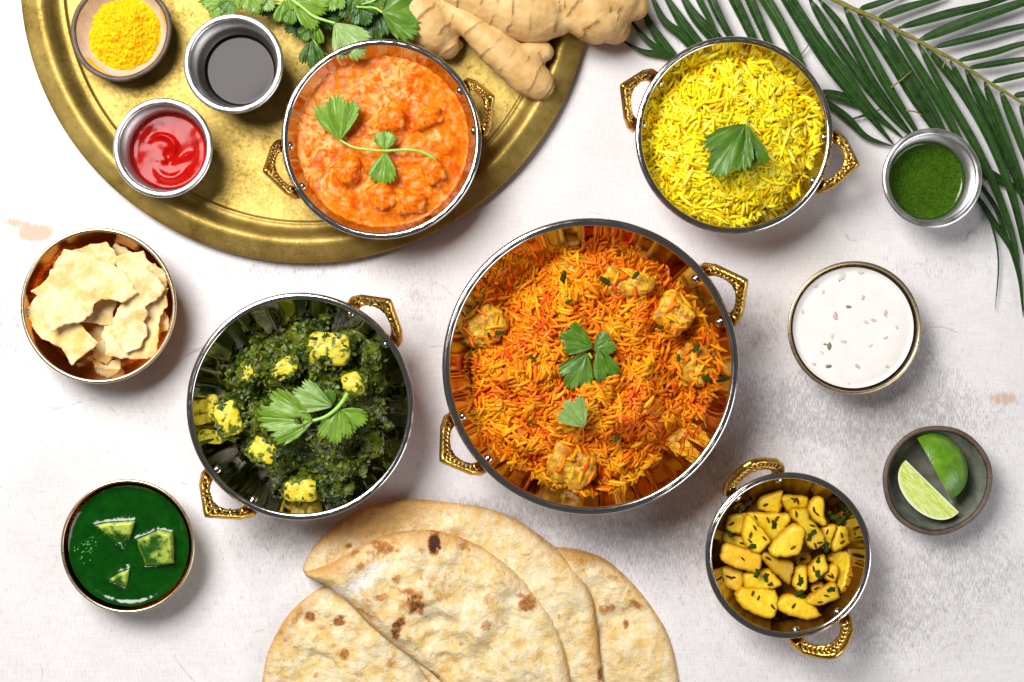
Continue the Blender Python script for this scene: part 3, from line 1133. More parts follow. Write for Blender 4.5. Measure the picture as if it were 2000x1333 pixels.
k = np.clip((fbm(v[:, 0] / 13, v[:, 1] / 13, 0, 4, 77) - .42) / .25, 0, 1)[:, None]
tn = np.array((0.010, 0.028, 0.001)) * (1 - k) + np.array((0.10, 0.125, 0.004)) * k
o = link("spinach_mash", mk(v, f, "spinach_mash", True, MT["spinach"], tint=tn), root)
o["kind"] = "stuff"
P, Tn = [], []
g = np.random.default_rng(5)
cs_ = np.array([cs_[0], cs_[1], 0])
for i in range(3400):
    a, r = g.uniform(0, 6.283), math.sqrt(g.uniform(0, 1)) * 186
    x, y = r * math.cos(a), r * math.sin(a)
    z = float(spz(np.array([x]), np.array([y]))[0]) + g.uniform(-4, 3)
    if i < 560:
        q = PAN[i % len(PAN)]
        a, rr_ = g.uniform(0, 6.28), g.uniform(.8, 1.3)
        wq = W(q[0], q[1], q[2]) - cs_
        x, y = wq[0] + q[3][0] * rr_ * math.cos(a), wq[1] + q[3][1] * rr_ * math.sin(a)
        z = q[2] - 3 + q[3][2] * (1 if rr_ < .95 else .2) + g.uniform(-1, 3)
    if z < float(kadai_z(math.hypot(x, y), Rws, 118)) + 6:
        continue
    L, w_ = g.uniform(3.5, 9), g.uniform(2, 4.4)
    u = np.linspace(-1, 1, 4)
    c1, c2 = g.uniform(-3, 3), g.uniform(-2.5, 2.5)
    vv = np.array([(L * t, w_ * s * (1 - .5 * t * t) + c2 * t * t, c1 * t * t + 1.6 * s * s * g.uniform(-1, 1) + g.normal(0, .8)) for t in u for s in (-1, 0, 1)])
    ff = [(a_ * 3 + b_, (a_ + 1) * 3 + b_, (a_ + 1) * 3 + b_ + 1, a_ * 3 + b_ + 1) for a_ in range(3) for b_ in range(2)]
    P.append((vv @ rotm(g.uniform(0, 6.28), g.normal(0, .34), g.normal(0, .34)).T + [x, y, z], ff))
    kk = .62 * np.clip((.35 + .65 * g.uniform() ** 1.6) * (.25 + 2.6 * max(0, float(fbm(x / 34 + 8, y / 34, 0, 3, 41)) - .36)) * 1.6, 0, 1)
    Tn.append(np.tile(np.array((0.018, 0.042, 0.002)) * (1 - kk) + np.array((0.24, 0.28, 0.012)) * kk, (12, 1)))
v, f = join(P)
v = keep_in(v, (cs_[0], cs_[1], 0), "spin")
o = link("spinach_shreds", mk(v, f, "spinach_shreds", True, MT["spinach"], tint=np.vstack(Tn)), root)
o["kind"] = "stuff"
py1, py2 = (0.72, 0.52, 0.02), (0.74, 0.68, 0.07)
spk = ((0.07, 0.11, 0.005), .555)
for i, (px, py, z, s, rot, lab) in enumerate(PAN):
    chunk_thing("paneer_cube", px, py, z, s, py1, py2, lab, "paneer", "paneer pieces in the spinach curry", 60 + i, rot, 4.5, .18, "flesh", 1.5, 56, 34, spk, 3)

# ------------------------------------------------------------------ orange curry
_, cc_, Rc, Rwc = K["curry"]
RC = float(kadai_r(66 + 5, Rwc, 100))
chunks = [(683, 335, 30, 26, 12, 20, .6), (765, 238, 30, 30, 13, 18, 0), (838, 232, 34, 22, 9, 20, .3), (745, 385, 28, 34, 12, 20, .5), (800, 400, 40, 26, 8, 20, .1),
          (845, 335, 24, 34, 8, 20, .5), (800, 150, 34, 22, 8, 20, -.3), (660, 400, 30, 20, 6, 20, 0), (870, 280, 26, 30, 6, 15, 0), (880, 210, 20, 24, 6, 15, .4)]


def cz(x, y):
    x = np.asarray(x, float)
    y = np.asarray(y, float)
    z = 66 + 9.0 * (fbm(x / 34 + 2, y / 34, 0, 3, 3) - .5) + 5 * (ridged(x / 26 + 3, y / 22, 3, 8) - .6)
    for (px, py, rx, ry, hh, _, rt) in chunks:
        w = W(px, py, 70) - np.array([cc_[0], cc_[1], 0])
        dx, dy = x - w[0], y - w[1]
        u = dx * math.cos(rt) + dy * math.sin(rt)
        v = -dx * math.sin(rt) + dy * math.cos(rt)
        q = ((np.abs(u) / rx) ** 3 + (np.abs(v) / ry) ** 3)
        z = z + hh * 1.7 * np.exp(-q * 1.3) * (1 + .25 * (fbm(x / 16, y / 16, 0, 2, 5) - .5))
    rr = np.hypot(x, y) / RC
    return z * 1 + 3.5 * np.clip((rr - .95) / .05, 0, 1) ** 2 - (z - 66) * np.clip((rr - .85) / .15, 0, 1) * .8


root = empty("creamy_curry", (cc_[0], cc_[1], TZ), "orange creamy chicken curry with swirls of red oil in the tray's kadai bowl", "curry")
v, f = polar(RC, cz, 80, 200)
cream = np.clip((fbm(v[:, 0] / 50 + 6, v[:, 1] / 50 + 2, 0, 2, 9) - .45) * 3 + np.clip((-v[:, 0] + v[:, 1]) / 260, -.7, .6), -1, 1)
link("sauce", mk(v, f, "sauce", True, MT["curry"], attrs=dict(cream=cream)), root)
for i, (px, py, rx, ry, hh, _, rt) in enumerate(chunks[:6]):
    w = W(px, py, 74) - np.array([cc_[0], cc_[1], 0])
    v, f = blob(rx * .84, ry * .78, 17, .34, 1.3, 90 + i, 40, 24, 3.4)
    v = v @ np.array([[math.cos(rt), math.sin(rt), 0], [-math.sin(rt), math.cos(rt), 0], [0, 0, 1]])
    link("chicken_chunk", mk(v, f, "chicken_chunk", True, MT["curry"], attrs=dict(cream=np.full(len(v), .2))), root, (w[0], w[1], 66 + hh * 1.0 - 3))

# ------------------------------------------------------------------ potatoes
_, cp, Rp, Rwp = K["pot"]
CUM = []
for k in range(3):
    v, f = tube(spline([(-6, 0, 0), (-2, .6 * k, 0), (3, .5 * k, 0), (6, -.3, 0)], 6), [.5, 1.7, 2.1, 2.0, 1.5, .5], 6)
    CUM.append(mk(v, f, "cumin_seed", True, MT["cumin"]))
HB = []
for k in range(2):
    v, f, q, nt = sheet([(-7, -3), (0, -5), (7, -1), (6, 3), (0, 2), (-6, 4)], 3, lambda x, y, d: 2 + 2 * np.sin(x / 3 + k), lambda x, y, d: .2 + 2 * np.sin(x / 3 + k))
    HB.append(mk(v, f, "herb_piece", True, MT["herb"]))
PO = [  # outline in a 2.962x crop whose corner is at 1340, 860; height; tilt x, y; label
    ([(265, 380), (310, 360), (335, 400), (290, 425)], 48, 0, 0, "small shaded potato nub at the upper left behind the others"),
    ([(220, 535), (330, 560), (362, 610), (365, 645), (250, 608), (216, 580)], 50, 0, 0, "low potato wedge tucked under its neighbours at the left wall"),
    ([(630, 650), (700, 640), (740, 690), (690, 735), (640, 720)], 52, 0, 0, "broken potato crumbs piece deep in the middle of the bowl"),
    ([(445, 325), (540, 295), (560, 310), (550, 420), (500, 428), (425, 405), (425, 350)], 60, .1, .1, "square-cornered potato chunk nearest the upper rivets"),
    ([(565, 320), (690, 325), (718, 352), (700, 400), (620, 405), (607, 428), (560, 365)], 62, 0, .1, "potato piece with cumin at the top between two chunks"),
    ([(880, 636), (935, 655), (962, 720), (940, 830), (890, 887), (860, 870), (870, 770), (845, 715), (815, 690)], 58, -.1, 0, "long curved potato slice along the right wall"),
    ([(215, 740), (300, 745), (337, 775), (332, 850), (297, 882), (225, 830)], 58, 0, 0, "potato chunk against the lower left wall"),
    ([(265, 430), (320, 425), (348, 455), (333, 545), (270, 542), (238, 520), (240, 450)], 66, .1, 0, "rounded square potato cube at the upper left"),
    ([(740, 340), (800, 335), (805, 420), (822, 488), (790, 502), (745, 470), (703, 425)], 74, 0, 0, "ragged upright potato piece at the upper right"),
    ([(820, 490), (872, 495), (862, 550), (822, 650), (795, 590), (785, 520)], 66, .1, 0, "narrow potato wedge between the long slab and the right chunk"),
    ([(885, 495), (930, 510), (950, 605), (880, 642), (845, 648), (850, 590)], 66, -.15, 0, "potato chunk with slanted top at the right wall"),
    ([(345, 425), (420, 420), (597, 430), (592, 500), (520, 592), (480, 585), (400, 500), (340, 450)], 74, 0, .1, "broad potato slab behind the central pieces"),
    ([(345, 770), (450, 745), (500, 760), (552, 825), (545, 852), (470, 867), (348, 862), (335, 800)], 74, 0, -.15, "brick-shaped potato piece with a herb leaf at the lower left"),
    ([(730, 850), (760, 815), (805, 840), (790, 880), (740, 885)], 66, 0, 0, "small knobbly potato crumb beside the lower right wedge"),
    ([(820, 745), (868, 715), (887, 770), (862, 832), (800, 795)], 72, 0, 0, "broken potato bit resting on the curved slice at the right"),
    ([(470, 650), (520, 680), (612, 702), (632, 742), (617, 832), (600, 846), (530, 785), (440, 690), (440, 655)], 78, 0, .1, "crumbling potato slab below the big central slice"),
    ([(640, 742), (690, 722), (706, 742), (702, 860), (662, 882), (625, 850)], 78, .1, 0, "narrow upright potato piece right of the crumbling slab"),
    ([(805, 665), (812, 700), (832, 745), (770, 802), (722, 830), (712, 740), (758, 688)], 82, 0, 0, "triangular potato wedge right of centre"),
    ([(300, 880), (345, 855), (525, 877), (527, 1010), (470, 1037), (340, 982), (290, 915)], 80, .05, -.1, "largest square potato slice at the bottom left"),
    ([(600, 895), (700, 925), (778, 1002), (775, 1022), (700, 1042), (560, 1002), (528, 970), (540, 930)], 82, 0, -.1, "oval potato slice at the bottom nearest the lower handle"),
    ([(695, 920), (830, 835), (880, 840), (897, 910), (870, 932), (750, 962), (700, 950)], 84, -.05, -.05, "bright potato wedge at the bottom right"),
    ([(245, 605), (430, 655), (438, 700), (425, 762), (380, 768), (220, 712), (208, 665)], 86, 0, -.1, "browned potato wedge lying across the left side"),
    ([(345, 450), (375, 440), (432, 500), (490, 575), (480, 612), (430, 657), (365, 642), (330, 560)], 96, .1, 0, "pointed potato piece dotted with cumin left of centre"),
    ([(615, 398), (700, 400), (722, 450), (790, 530), (812, 592), (790, 620), (740, 637), (690, 590), (650, 490), (612, 450)], 94, -.05, 0, "long slanting potato slab topped with herbs right of centre"),
    ([(500, 600), (590, 512), (640, 490), (697, 522), (667, 640), (640, 667), (520, 682), (483, 650)], 106, 0, -.05, "topmost clean potato slice in the middle of the bowl"),
]
g = np.random.default_rng(3)
for i, (ol, z0, tx, ty, lab) in enumerate(PO):
    wp = WP(ol, (1340, 860), 2.962, z0)
    cen = wp.mean(0)
    ol2 = wp - cen
    T = 26 if i > 2 else 18
    bev = 8.0

    def zt(x, y, d):
        e = np.clip(d / bev, 0, 1)
        return tx * x + ty * y - bev * (1 - np.sqrt(1 - (1 - e) ** 2)) + 6 * (fbm(x / 22 + i * 3, y / 22, 0, 3, i) - .5) + 1.3 * (vnoise(x / 4, y / 4, i) - .5) + .12 * x * math.sin(i * 2.4) + .12 * y * math.cos(i * 1.7)

    def zb(x, y, d):
        return tx * x + ty * y - T + 0 * d + 4 * (1 - np.clip(d / 5, 0, 1))
    v, f, (qx, qy, qd), nt = sheet(ol2, 3.2, zt, zb, jit=1.6, smooth=3)
    x, y, z = v.T
    kk = np.clip((fbm(x / 16 + i * 5, y / 16, z / 16, 3, 4) - .35) / .35, 0, 1)[:, None]
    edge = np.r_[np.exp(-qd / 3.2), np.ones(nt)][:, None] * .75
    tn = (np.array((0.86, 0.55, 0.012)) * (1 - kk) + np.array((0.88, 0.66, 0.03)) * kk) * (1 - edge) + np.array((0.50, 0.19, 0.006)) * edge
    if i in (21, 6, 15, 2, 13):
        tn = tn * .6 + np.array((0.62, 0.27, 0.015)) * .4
    v = keep_in(v, (cen[0], cen[1], z0), "pot")
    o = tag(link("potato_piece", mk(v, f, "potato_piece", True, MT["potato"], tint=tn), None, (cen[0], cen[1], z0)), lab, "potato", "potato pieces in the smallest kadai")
    # cumin seeds and herbs stuck on top
    top = np.c_[qx, qy, v[:nt, 2]]
    ok = top[qd > 7]
    for k in range({22: 4, 23: 4, 18: 3, 4: 3, 11: 3, 24: 1}.get(i, 1 if i % 2 else 2)):
        if len(ok) == 0:
            break
        p = ok[g.integers(len(ok))]
        link("cumin_seed", CUM[k % 3], o, (p[0], p[1], p[2] + 1.6), (0, -tx, g.uniform(0, 6)), g.uniform(.85, 1.15))
    if i in (22, 23, 12, 11, 16, 17, 20):
        for k in range(2 if i == 23 else 1):
            p = ok[g.integers(len(ok))]
            link("herb_piece", HB[k], o, (p[0], p[1], p[2] + .6), (0, 0, g.uniform(0, 6)), g.uniform(.9, 1.3))
# dark residue of herbs and spice at the bottom of the bowl
root = empty("spice_residue", (cp[0], cp[1], 0), "dark film of oil, herbs and mustard spice under the potato pieces", "spices")
v, f = polar(1, lambda x, y: np.maximum(34 + 12 * (fbm(x / 20, y / 20, 0, 3) - .5), kadai_z(np.hypot(x, y), Rwp, 100) - 4), 24, 72, lambda a: 112 + 8 * np.sin(5 * a))
o = link("oil_film", mk(v, f, "oil_film", True, MT["flesh"], tint=np.tile((0.26, 0.10, 0.005), (len(v), 1))), root)
o["kind"] = "stuff"
for k, (px, py, z) in enumerate([(1632, 1010, 66), (1640, 1018, 62), (1622, 1006, 60), (1650, 1012, 60), (1615, 1068, 84), (1566, 1164, 72), (1560, 1158, 76), (1477, 1120, 88),
                                 (1610, 1072, 82), (1600, 1095, 76), (1425, 1042, 62)]):
    w = W(px, py, z) - np.array([cp[0], cp[1], 0])
    link("herb_piece", HB[k % 2], root, w, (.4 * math.sin(k), .4 * math.cos(k), k * 1.1), 1.3)

# ------------------------------------------------------------------ steel sauce cups


def cup(px, py, rpx, h, base_z, label, level, rb):
    zr = base_z + h
    c = W(px, py, zr)
    R = rpx * (H - zr) / H
    t = empty("sauce_cup", (c[0], c[1], base_z), label, "sauce cup", "brushed steel sauce cups")
    rw = R - 9
    outer = [(0.01, 0), (rb - 4, 0), (rb, 3), (rw + 1, h - 7)]
    inner = [(rw - 1.5, h - 4), (rb + (rw - rb) * .5 - 1.5, h * .5), (rb - 1.5, 8), (rb - 6, 3), (0.01, 2.5)]
    v, f = lathe(outer + inner, 160)
    link("cup_wall", mk(v, f, "cup_wall", True, MT["brushed"]), t)
    prof = [(rw + 2 + 6.5 * math.cos(b), h - 4 + 4.2 * math.sin(b)) for b in np.linspace(0, 2 * math.pi, 13)[:-1]]
    v, f = lathe(prof, 160, closed=True)
    link("rolled_rim", mk(v, f, "rolled_rim", True, MT["rim2"]), t)
    rl = rb + (rw - rb) * (level / h) - 1.6
    return c, rl


MT["rim2"] = mat_steel("satin_rim", base=(0.80, 0.79, 0.78), rough=0.34)
c1, r1 = cup(455.5, 124, 98.5, 96, TZ, "steel sauce cup holding black soy sauce below the coriander", 24, 66)
c2, r2 = cup(317.5, 289, 98.5, 88, TZ, "steel sauce cup holding red ketchup on the left part of the tray", 34, 66)
c3, r3 = cup(1821.5, 348, 98.5, 88, 0, "steel sauce cup holding green chutney standing on the palm leaflets", 38, 66)


def liquid(name, c, r, z, zf, mat, label, cat, nr=40, na=120, men=2.5, mw=6.0):
    def zz(x, y):
        q = np.hypot(x, y)
        return zf(x, y) + men * np.clip((q - (r - mw)) / mw, 0, 1) ** 2
    v, f = polar(r, zz, nr, na)
    return tag(link(name, mk(v, f, name, True, MT[mat]), None, (c[0], c[1], z)), label, cat)


liquid("soy_sauce", c1, r1, TZ + 24, lambda x, y: 0 * x, "soy", "flat dark pool of soy sauce in the upper steel cup", "sauce", 30)


def ketz(x, y):
    q1 = np.hypot(x + 14, (y - 6) * 1.15)
    a1 = np.arctan2(y - 6, x + 14)
    arc = 6.0 * np.exp(-((q1 - 27) / 5.5) ** 2) * np.clip(np.cos((a1 - 0.6) * .7), 0, 1)
    arc2 = 4.5 * np.exp(-((np.hypot(x - 4, y + 22) - 30) / 8) ** 2) * np.clip(-np.sin(np.arctan2(y + 22, x - 4)), 0, 1)
    dip = -6 * np.exp(-((x - 2) ** 2 / 90 + (y + 14) ** 2 / 220))
    tip = 5 * np.exp(-(((x - 34) * .8 + (y + 10) * .6) ** 2 / 120 + ((x - 34) * .6 - (y + 10) * .8) ** 2 / 24))
    return arc + arc2 + dip + tip + 3 * (fbm(x / 34 + 4, y / 34, 0, 2, 6) - .5) + 3 + .10 * x * np.clip(1 - np.hypot(x, y) / 60, 0, 1)


liquid("ketchup", c2, r2, TZ + 36, ketz, "ketchup", "glossy red ketchup with a spoon swirl in the lower steel cup", "sauce", 60, 150, 2)
liquid("green_chutney", c3, r3, 39, lambda x, y: .8 * (fbm(x / 12, y / 12, 0, 3, 4) - .5), "chutney", "speckled green herb chutney filling the cup by the palm frond", "sauce", 40, 120, 4, 7)

# ------------------------------------------------------------------ plain bowls


def bowl(name, px, py, rpx, h, base_z, prof_out, prof_in, mats, label, group=None, lipname="rim", lip=3.0, wob=0.0, lipmat=None, lipflat=1.0):
    zr = base_z + h
    c = W(px, py, zr)
    R = rpx * (H - zr) / H
    t = empty(name, (c[0], c[1], base_z), label, "bowl", group)

    def w(v, s):
        if wob:
            a = np.arctan2(v[:, 1], v[:, 0])
            k = 1 + wob / R * (np.sin(2 * a + s) + .6 * np.sin(3 * a + 1 + s) + .3 * np.sin(7 * a)) * np.hypot(v[:, 0], v[:, 1]) / R
            v = v * np.c_[k, k, np.ones(len(v))]
        return v
    v, f = lathe([(r * (R - lip), z * h) for r, z in prof_out], 128)
    link("outer_wall", mk(w(v, 0), f, "outer_wall", True, mats[0]), t)
    v, f = lathe([(r * (R - lip), z * h) for r, z in prof_in], 128)
    link("inner_wall", mk(w(v, 0), f, "inner_wall", True, mats[1]), t)
    prof = [(R - lip + lip * math.cos(b), h - lip * .6 + lip * lipflat * math.sin(b)) for b in np.linspace(0, 2 * math.pi, 13)[:-1]]
    v, f = lathe(prof, 160, closed=True)
    link(lipname, mk(w(v, 0), f, lipname, True, lipmat or mats[0]), t)
    return c, R, t


steep_o = [(0.01, 0), (.55, 0), (.66, .05), (.82, .22), (.93, .5), (.985, .8), (1.0, .97)]
steep_i = [(0.01, .07), (.52, .07), (.62, .10), (.78, .26), (.90, .52), (.96, .8), (.985, .97)]
cpap, Rpap, _ = bowl("papadum_bowl", 192, 597.5, 152.5, 82, 0, steep_o, steep_i, (MT["bowl_copper"], MT["bowl_copper"]),
                     "amber brass bowl filled with broken papadum shards at left", lip=4, lipmat=MT["bowl_pale"])
csp, Rsp, _ = bowl("soup_bowl", 249, 1067.5, 131, 72, 0, steep_o, steep_i, (MT["bowl_pale"], MT["bowl_copper"]),
                   "thin brass bowl full of deep green soup at lower left", lip=3, lipmat=MT["bowl_pale"])
cyo, Ryo, _ = bowl("yogurt_bowl", 1669, 640.5, 130.5, 72, 0, steep_o, steep_i, (MT["bowl_pale"], MT["bowl_pale"]),
                   "thin brass bowl full of white yogurt raita at right", lip=3, lipmat=MT["bowl_pale"])
soft_o = [(0.01, 0), (.45, 0), (.60, .06), (.80, .30), (.94, .65), (1.0, .95)]
soft_i = [(0.01, .12), (.40, .13), (.56, .19), (.74, .38), (.87, .68), (.94, .96)]
ctu, Rtu, _ = bowl("turmeric_bowl", 236, 60.5, 99, 52, TZ, soft_o, soft_i, (MT["cer_dark"], MT["cer_beige"]),
                   "small stoneware dish with beige glaze and dark rim holding turmeric", lip=5, wob=1.2, lipmat=MT["cer_dark"])
cli, Rli, _ = bowl("lime_bowl", 1831, 938.5, 107.5, 62, 0, soft_o, soft_i, (MT["cer_dark"], MT["cer_grey"]),
                   "small grey stoneware bowl with brown rim holding two cut limes", lip=5, wob=1.5, lipmat=MT["cer_dark"])

# soup and yogurt
zl = 60


SP = [
    ([(330, 478), (440, 455), (675, 440), (640, 560), (575, 680), (480, 610), (390, 530)], 70, .12, .32, 20, "triangular paneer wedge upper left in the green soup"),
    ([(690, 600), (800, 560), (880, 520), (1000, 545), (1005, 810), (870, 830), (760, 835), (700, 690)], 76, .15, .30, 28, "largest square paneer block in the green soup"),
    ([(435, 955), (520, 900), (625, 860), (605, 1020), (520, 985)], 68, .1, .3, 18, "small paneer corner sticking out near the bottom of the green soup")]


def soupz(x, y):
    z = 1.2 * (fbm(x / 16, y / 16, 0, 3, 4) - .5) + .25 * (vnoise(x / 5, y / 5, 0, 3) - .5)
    P_ = np.c_[x, y]
    for q in SP:
        ol = WP(q[0], (110, 920), 4.445, 60) - csp[:2]
        z = z + 4.5 * np.exp(-edge_dist(P_, ol) / 4.5)
    return z


rs_ = (Rsp - 3) * .925
so = liquid("green_soup", csp, rs_, 57, soupz, "soup", "deep green smooth spinach soup filling the brass bowl at lower left", "soup", 110, 260, 7, 15)
g = np.random.default_rng(12)
P = []
for i in range(34):
    x, y = g.normal(-84, 11), g.normal(-6, 13)
    r = g.uniform(1, 2.6)
    v, f = lathe([(r, 0), (r * .85, r * .5), (r * .5, r * .85), (0.01, r)], 8)
    P.append((v + [x, y, .3], f))
v, f = join(P)
b = link("bubbles", mk(v, f, "bubbles", True, MT["bubble"]), so)
b["kind"] = "stuff"
gp1, gp2 = (0.015, 0.10, 0.006), (0.50, 0.62, 0.09)
for i, (ol, z0, tx, ty, T, lab) in enumerate(SP):
    wp = WP(ol, (110, 920), 4.445, z0)
    cen = wp.mean(0)

    def zt(x, y, d):
        e = np.clip(d / 7, 0, 1)
        peak = -.30 * np.maximum(0, y * -1 - 4) * 1.4 if i == 0 else 0
        return ty * .9 * y * (1 if i != 1 else .6) + tx * 1.0 * x - 7 * (1 - np.sqrt(1 - (1 - e) ** 2)) + 3.0 * (fbm(x / 9 + i, y / 9, 0, 3, 7) - .5) + peak

    def zb(x, y, d):
        return -T + 0 * x
    v, f, (qx, qy, qd), nt = sheet(wp - cen, 2.6, zt, zb, jit=1.0)
    k = np.clip((fbm(v[:, 0] / 12 + 3 * i, v[:, 1] / 12, 0, 4, 5) - .46 + .006 * (v[:, 0] + v[:, 1])) / .2, 0, 1)[:, None]  # soup coating plus painted light: paler to the upper right and at edges
    k = np.clip(k * .8 + .5 * np.clip(1 - np.r_[qd, np.zeros(nt)][:, None] / 7, 0, 1), 0, 1)
    tn = np.array(gp1) * (1 - k) + np.array(gp2) * k
    tag(link("paneer_cube", mk(v, f, "paneer_cube", True, MT["flesh"], tint=tn), None, (cen[0], cen[1], z0)), lab, "paneer", "paneer pieces in the green soup")

ry_ = (Ryo - 3) * .93
yo = liquid("yogurt_raita", cyo, ry_, 56, lambda x, y: 1.5 * (fbm(x / 40, y / 40, 0, 2, 4) - .5), "yogurt", "white yogurt raita with flecks of herb and onion in the brass bowl", "yogurt", 40, 140, 5, 9)
g = np.random.default_rng(4)
fl = [(1658, 600, "herb_light", 9), (1620, 676, "herb_light", 12), (1612, 673, "herb_light", 6), (1618, 716, "herb_light", 9), (1568, 610, "herb_pale", 8), (1645, 537, "herb_pale", 20),
      (1680, 530, "herb_pale", 14), (1700, 676, "cucumber", 8), (1606, 690, "cucumber", 8), (1632, 618, "onion", 13), (1706, 626, "onion", 11), (1730, 612, "onion", 12), (1686, 582, "onion", 9),
      (1675, 716, "onion", 9), (1733, 717, "onion", 7), (1626, 657, "cucumber", 12), (1648, 668, "cucumber", 10), (1692, 630, "cucumber", 9), (1595, 560, "herb_pale", 7), (1608, 570, "herb_pale", 7),
      (1752, 640, "cucumber", 7), (1590, 712, "cucumber", 7), (1658, 752, "cucumber", 8), (1730, 660, "cucumber", 7)]
for i, (px, py, mt, L) in enumerate(fl):
    w = W(px, py, 57) - np.array([cyo[0], cyo[1], 56])
    v, f = blob(L * .62, L * .34, 1.0, .5, 2.4, i, 12, 6)
    link({"onion": "onion_fleck", "cucumber": "cucumber_fleck"}.get(mt, "herb_fleck"), mk(v, f, "fleck", True, MT[mt]), yo, (w[0], w[1], .35 if mt == "herb_light" else .0), (0, 0, g.uniform(0, 3.1)))

# turmeric powder


def tz(x, y):
    x = np.asarray(x, float)
    y = np.asarray(y, float)
    r = np.hypot(x, y)
    a = np.arctan2(y, x)
    rm = 78 + 9 * (fbm(np.cos(a) * 1.6 + 5, np.sin(a) * 1.6 + 5, 0, 3, 2) - .5) * 2
    z = 34 * (1 - (np.clip(r / rm, 0, 1.3)) ** 2.2)
    z = z + 16 * (fbm(x / 22, y / 22, 0, 3, 9) - .5) + 9 * (ridged(x / 11, y / 11, 4, 3) - .6) + 4.5 * (vnoise(x / 3.2, y / 3.2, 0, 8) - .5)
    return z + 14


v, f = polar(86, tz, 100, 240)
zi = np.interp(np.hypot(v[:, 0], v[:, 1]), [r * (Rtu - 5) for r, z in soft_i], [z * 52 for r, z in soft_i])
v[:, 2] = np.maximum(v[:, 2], zi - 2)
tag(link("turmeric_powder", mk(v, f, "turmeric_powder", True, MT["powder"]), None, (ctu[0], ctu[1], TZ)), "crumbly heap of bright yellow turmeric powder in the small dish", "spice")

# ------------------------------------------------------------------ limes


def lune(name, L, r, a0, a1, nseg=26, na=24, pith=True):
    """wedge of a lime about the x axis between angles a0..a1; returns rind mesh and flesh mesh"""
    t = np.linspace(0, math.pi, nseg)
    X = -np.cos(t) * L / 2
    RR = r * np.sin(t) ** .85
    A = np.linspace(a0, a1, na)
    v = [(X[i], RR[i] * math.cos(a), RR[i] * math.sin(a)) for a in A for i in range(nseg)]
    f = [(j * nseg + i, j * nseg + i + 1, (j + 1) * nseg + i + 1, (j + 1) * nseg + i) for j in range(na - 1) for i in range(nseg - 1)]
    rind = mk(np.array(v), f, "rind", True, MT["rind"])
    P, att = [], []
    for a in (a0, a1):
        m = 16
        vv, pp = [], []
        for i in range(nseg):
            for k in range(m + 1):
                u = k / m
                rr = RR[i] * u * .995
                vv.append((X[i], rr * math.cos(a), rr * math.sin(a)))
                edge = max(0, 1 - (RR[i] - rr) / 5.5) if RR[i] > 0 else 1
                core = max(0, 1 - rr / 3.5)
                pp.append(max(min(1, edge * 1.6), min(1, core * 1.4)))
        ff = [(i * (m + 1) + k, (i + 1) * (m + 1) + k, (i + 1) * (m + 1) + k + 1, i * (m + 1) + k + 1) for i in range(nseg - 1) for k in range(m)]
        P.append((np.array(vv), ff))
        att += pp
    v, f = join(P)
    return rind, mk(v, f, "flesh", True, MT["lflesh"], attrs=dict(pith=att))


def lime(px, py, z, ang, roll, L, r, a0, a1, label):
    w = W(px, py, z)
    e = empty("lime_wedge", w, label, "lime", "cut limes in the grey bowl")
    rd, fl_ = lune("lime", L, r, a0, a1)
    for nme, me in (("rind", rd), ("flesh", fl_)):
        o = link(nme, me, e)
    e.rotation_euler = (roll, 0, 0)
    e.rotation_mode = "XYZ"
    e.rotation_euler = Matrix.Rotation(ang, 4, "Z").to_3x3().to_4x4().to_euler() if False else (Matrix.Rotation(ang, 3, "Z") @ Matrix.Rotation(roll, 3, "X")).to_euler()
    return e


# direction of the cut edge in the photo: down and to the right
lime(1822, 914, 40, math.atan2(-(1135 - 862), 765 - 618), 0.0, 136, 62, math.radians(-20), math.radians(100), "lime half lying rind side up at the back of the grey bowl")
lime(1821, 950, 64, math.atan2(-(1195 - 965), 810 - 575), 0.0, 142, 54, math.radians(183), math.radians(262), "lime wedge with its pale cut flesh facing up in front")

